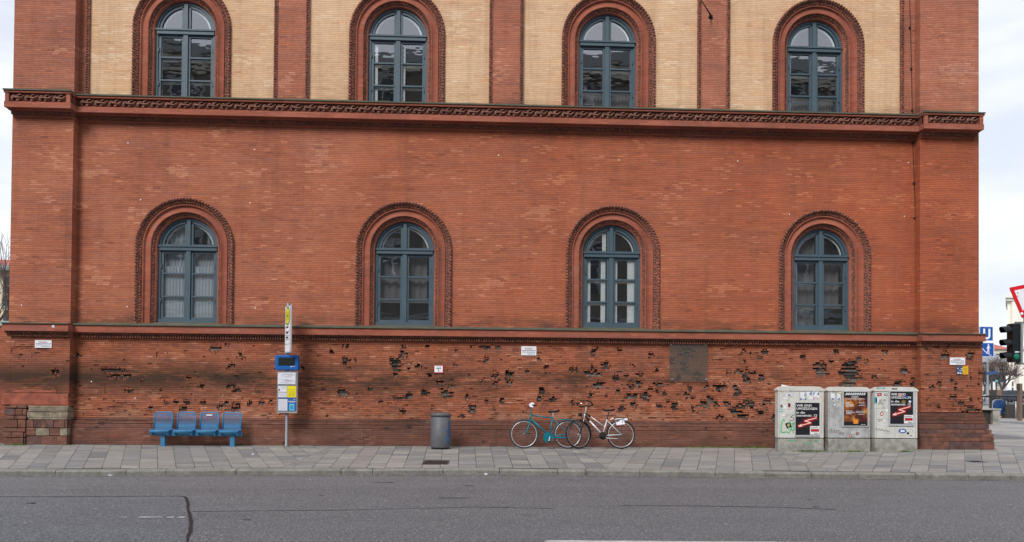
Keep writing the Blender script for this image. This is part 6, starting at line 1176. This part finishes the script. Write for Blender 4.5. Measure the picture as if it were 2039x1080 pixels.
# cars
def car(px, d, w_, label, col, yaw, group='cars on the avenue'):
    y = D_(d); x = X(px, 780, y); Rt = thing('parked_car', (x, y, -.0), label, 'car', group); Rt.rotation_euler.z = yaw; L_, Wd, Hh = 4.4, w_, 1.46
    body = [(-2.2, .35, .55), (-2.15, .75, .8), (-1.4, .95, .86), (-.6, 1.0, .88), (.6, 1.0, .88), (1.9, .92, .86), (2.15, .8, .8), (2.2, .4, .7)]
    mb = MB(); secs = []
    for xx, top, hw in ((-2.2, .62, .70), (-2.05, .80, .82), (-1.2, .93, .88), (0, .96, .90), (1.3, .95, .90), (2.0, .90, .86), (2.2, .70, .78)):
        hw *= Wd/1.8; secs.append([(xx, -hw*.92, .22), (xx, -hw, .5), (xx, -hw*.96, top-.08), (xx, -hw*.86, top), (xx, hw*.86, top), (xx, hw*.96, top-.08), (xx, hw, .5), (xx, hw*.92, .22)])
    vs = [p for s_ in secs for p in s_]; fs = [(i*8+j, i*8+(j+1) % 8, (i+1)*8+(j+1) % 8, (i+1)*8+j) for i in range(6) for j in range(8)]+[tuple(range(8))[::-1], tuple(range(48, 56))]; mb.raw(vs, fs, col); mb.build('body', Rt, True, local=True)
    mb = MB(); k = Wd/1.8; lo = [(-1.15, .78), (-.25, .80), (1.2, .80), (1.95, .76)]; V_ = [(-1.25, -.78*k, .92), (-.55, -.60*k, 1.42), (1.0, -.60*k, 1.44), (1.85, -.76*k, .93), (-1.25, .78*k, .92), (-.55, .60*k, 1.42), (1.0, .60*k, 1.44), (1.85, .76*k, .93)]
    mb.raw(V_, [(0, 3, 2, 1), (5, 6, 7, 4), (4, 0, 1, 5), (3, 7, 6, 2)], 'far_glass'); mb.raw([V_[1], V_[2], V_[6], V_[5]], [(0, 1, 2, 3)], col); mb.box(-.5, .95, -.58*k, .58*k, 1.42, 1.47, col, .02)
    for xx in (.25,): mb.box(xx-.04, xx+.04, -.70*k, .70*k, .93, 1.40, col)
    mb.build('cabin', Rt, local=True)
    for xx in (-1.35, 1.35):
        for s_ in (-1, 1): mb = MB(); mb.lathe([(.14, -.1), (.30, -.1), (.32, -.04), (.32, .1)], (xx, s_*.80*k, .32), 'rubber', 16, 'y'); mb.lathe([(.02, -.115), (.18, -.105)] if s_ < 0 else [(.18, .105), (.02, .115)], (xx, s_*.80*k, .32), 'alu', 12, 'y'); mb.build('wheel', Rt, local=True)
    for s_ in (-1, 1): mb = MB(); mb.box(2.12, 2.215, s_*.66*k-.12, s_*.66*k+.12, .62, .78, 'sign_red', .01); mb.build('tail_light', Rt, local=True); mb = MB(); mb.box(-2.22, -2.1, s_*.6*k-.14, s_*.6*k+.14, .58, .70, 'sign_white', .01); mb.build('headlight', Rt, local=True)
car(1994, 96, 1.8, 'white estate car on the avenue behind the railing', 'car_white', math.radians(-58)); car(2019, 92, 1.8, 'dark grey saloon car on the avenue beside the advertising column', 'car_grey', math.radians(-50))
# hedge strip and low wall
mb = MB(); y = D_(118); xa, xb = X(1900, 780, y), X(1983, 780, y); 
for _ in range(2600): x = R.uniform(xa, xb); yy = y+R.uniform(-.5, .5); z = R.uniform(0, .75); s_ = .09; mb.poly([(x+R.uniform(-s_, s_), yy+R.uniform(-s_, s_), z+R.uniform(-s_, s_)) for _ in range(3)], 'hedge')
tag(mb.build('hedge'), 'low green hedge strip along the avenue left of the white car', 'hedge')
# white church
d = 135; y = D_(d); CH = thing('church', (X(2040, 780, y), y, 0), 'tall white church front with narrow slit windows at the right edge', 'church'); x0 = X(2006, 700, y); x1 = x0+22; zt = Z(2010, 600, y); zc = Z(2006, 597, y)
sk = x0/(y+DIST)
def prism(mb, xa, xb, ya, yb, z0, z1, m):
    f = [(xa, ya), (xb, ya), (xb+(yb-ya)*sk, yb), (xa+(yb-ya)*sk, yb)]; mb.raw([(p[0], p[1], z) for z in (z0, z1) for p in f], [(3, 2, 1, 0), (4, 5, 6, 7), (0, 1, 5, 4), (1, 2, 6, 5), (2, 3, 7, 6), (3, 0, 4, 7)], m)
mb = MB(); prism(mb, x0, x1, y, y+14, -.1, zt, 'church'); mb.box(x0+1.0, x1, y-1.6, y+1, -.1, Z(2010, 697, y), 'church'); mb.box(x0+.5, x0+2.4, y-.5, y+.5, -.1, zt-.1, 'church'); prism(mb, x0+.9, x1, y+.5, y+12, zt+.9, zt+2.2, 'church'); mb.build('wall', CH)
mb = MB(); prism(mb, x0-.6, x1, y-.6, y+14.5, zt-.002, zt+.5, 'church'); prism(mb, x0-1.0, x1, y-1.0, y+14.6, zt+.502, zt+.95, 'church'); mb.box(x0+.4, x1, y-2.0, y+.3, Z(2010, 697, y)+.002, Z(2010, 697, y)+.5, 'stone_far'); mb.build('cornice', CH)
for (a, b, c_, e_, yy) in ((2019, 2021.3, 617, 637, y-.02), (2022, 2025, 734, 751, y-1.62), (2030, 2032, 615, 637, y-.02), (2034, 2037, 660, 690, y-.02)): mb = MB(); xa, xb = X(a, c_, yy), X(b, c_, yy); mb.box(xa, xb, yy-.01, yy+.3, Z(a, e_, yy), Z(a, c_, yy), 'far_glass'); mb.build('window', CH)
# grey building and red-roofed building behind the tree
d = 170; y = D_(d); B2 = thing('grey_building', (X(1980, 780, y), y, 0), 'long grey building with pale sill band behind the bare tree', 'building'); x0, x1 = X(1870, 740, y), X(2012, 740, y); mb = MB(); mb.box(x0, x1, y, y+10, -.1, Z(1980, 722, y), 'far_grey'); mb.box(x0, x1, y-.15, y, Z(1980, 776, y)-.4, Z(1980, 770, y), 'far_pale'); mb.build('wall', B2)
mb = MB(); mb.poly([(x0, y-.5, Z(1980, 722, y)), (x1, y-.5, Z(1980, 722, y)), (x1, y+6, Z(1980, 700, y)), (x0, y+6, Z(1980, 700, y))], 'roof_grey' if 'roof_grey' in M else 'signal_grey'); mb.build('roof', B2)
for i in range(10): mb = MB(); xq = x0+(x1-x0)*(i+.5)/10; mb.box(xq-.8, xq+.8, y-.05, y+.2, 3.2, 5.4, 'far_glass'); mb.build('window', B2)
d = 230; y = D_(d); B3 = thing('red_roofed_building', (X(1990, 780, y), y, 0), 'pale building with red tiled roof rising behind the grey one', 'building'); x0, x1 = X(1840, 740, y), X(2016, 740, y); ze = Z(1990, 696, y); zr = Z(1990, 682, y); mb = MB(); mb.box(x0, x1, y, y+12, -.1, ze, 'far_pale'); mb.build('wall', B3); mb = MB(); mb.poly([(x0-.5, y-.6, ze), (x1+.5, y-.6, ze), (x1-3, y+6, zr), (x0+3, y+6, zr)], 'roof_red'); mb.poly([(x1+.5, y-.6, ze), (x1+.5, y+12, ze), (x1-3, y+6, zr)], 'roof_red'); mb.build('roof', B3)
for i in range(14): mb = MB(); xq = x0+(x1-x0)*(i+.5)/14; mb.box(xq-.6, xq+.6, y-.05, y+.2, ze-3.4, ze-1.3, 'far_glass'); mb.build('window', B3)
# bare trees
def tree(name, x, y, h, spread, label, seed, lean=0.0, trunk=.28, depth=6, buds=None):
    rt = random.Random(seed); root = thing(name, (x, y, 0), label, 'tree', 'bare trees beyond the building'); tm = MB(); tw = MB()
    def grow(p, dr, ln, r, k):
        q = p+dr*ln; mid = p+dr*ln*.5+Vector((rt.uniform(-1, 1), rt.uniform(-1, 1), rt.uniform(-.3, .5)))*ln*.08; (tm if k >= depth-1 else tw).tube([p, mid, q], [r, r*.85, r*.62], 'bark' if k >= depth-2 else 'twig', 6 if k >= depth-2 else 3, caps=False)
        if k == 0: return
        for _ in range(3 if k < depth else 4):
            a = rt.uniform(0, 6.28); s_ = rt.uniform(.35, .95)*spread; nd = (dr+Vector((math.cos(a)*s_, math.sin(a)*s_, rt.uniform(-.1, .35)))).normalized(); grow(q if rt.random() < .6 else p+dr*ln*rt.uniform(.5, .95), nd, ln*rt.uniform(.62, .86), r*.62, k-1)
    grow(Vector((x, y, 0)), Vector((lean, 0, 1)).normalized(), h*.27, trunk, depth); tm.build('trunk', root, True); tw.build('crown', root)
y = D_(88); tree('bare_tree', X(1992, 780, y), y, 5.6, 1.15, 'bare spreading tree behind the subway signs', 5, .1, .20, 6)
y = D_(105); tree('bare_tree', X(1962, 780, y), y, 6.4, .9, 'bare tree half hidden by the right edge of the brick building', 8, 0, .2, 6)
# ------------------------------------------------------------------ far left
d = 62; y = D_(d); B4 = thing('cream_building', (X(0, 640, y), y, 0), 'cream building with red tiled roof beyond the boundary wall at the left edge', 'building'); x0, x1 = X(-190, 600, y), X(60, 600, y); ze = Z(10, 534, y); zr = Z(10, 494, y)
mb = MB(); mb.box(x0, x1, y, y+12, -.1, ze, 'cream_wall'); mb.build('wall', B4); mb = MB(); mb.poly([(x0, y-.6, ze+.15), (x1, y-.6, ze+.15), (x1, y+6, zr), (x0, y+6, zr)], 'roof_red'); mb.box(x0, x1, y-.7, y, ze-.25, ze+.148, 'far_grey'); mb.build('roof', B4)
for a, b in ((551, 566), (571, 586), (590, 610), (624, 640)):
    for q in (-66, -40, -14, 12): mb = MB(); xq = X(q+2, a, y); mb.box(xq-.26, xq+.26, y-.04, y+.2, Z(q, b, y), Z(q, a, y), 'far_glass'); mb.box(xq-.32, xq+.32, y-.10, y-.002, Z(q, b, y)-.12, Z(q, b, y)-.002, 'far_grey'); mb.build('window', B4)
y = D_(40); tree('bare_tree', X(4, 700, y), y, 9.0, .5, 'slim bare tree behind the boundary wall at the left edge', 12, .0, .10, 5)
y = D_(46); tree('bare_tree', X(-60, 700, y), y, 9.5, .6, 'second bare tree further left behind the boundary wall', 21, .05, .12, 5)
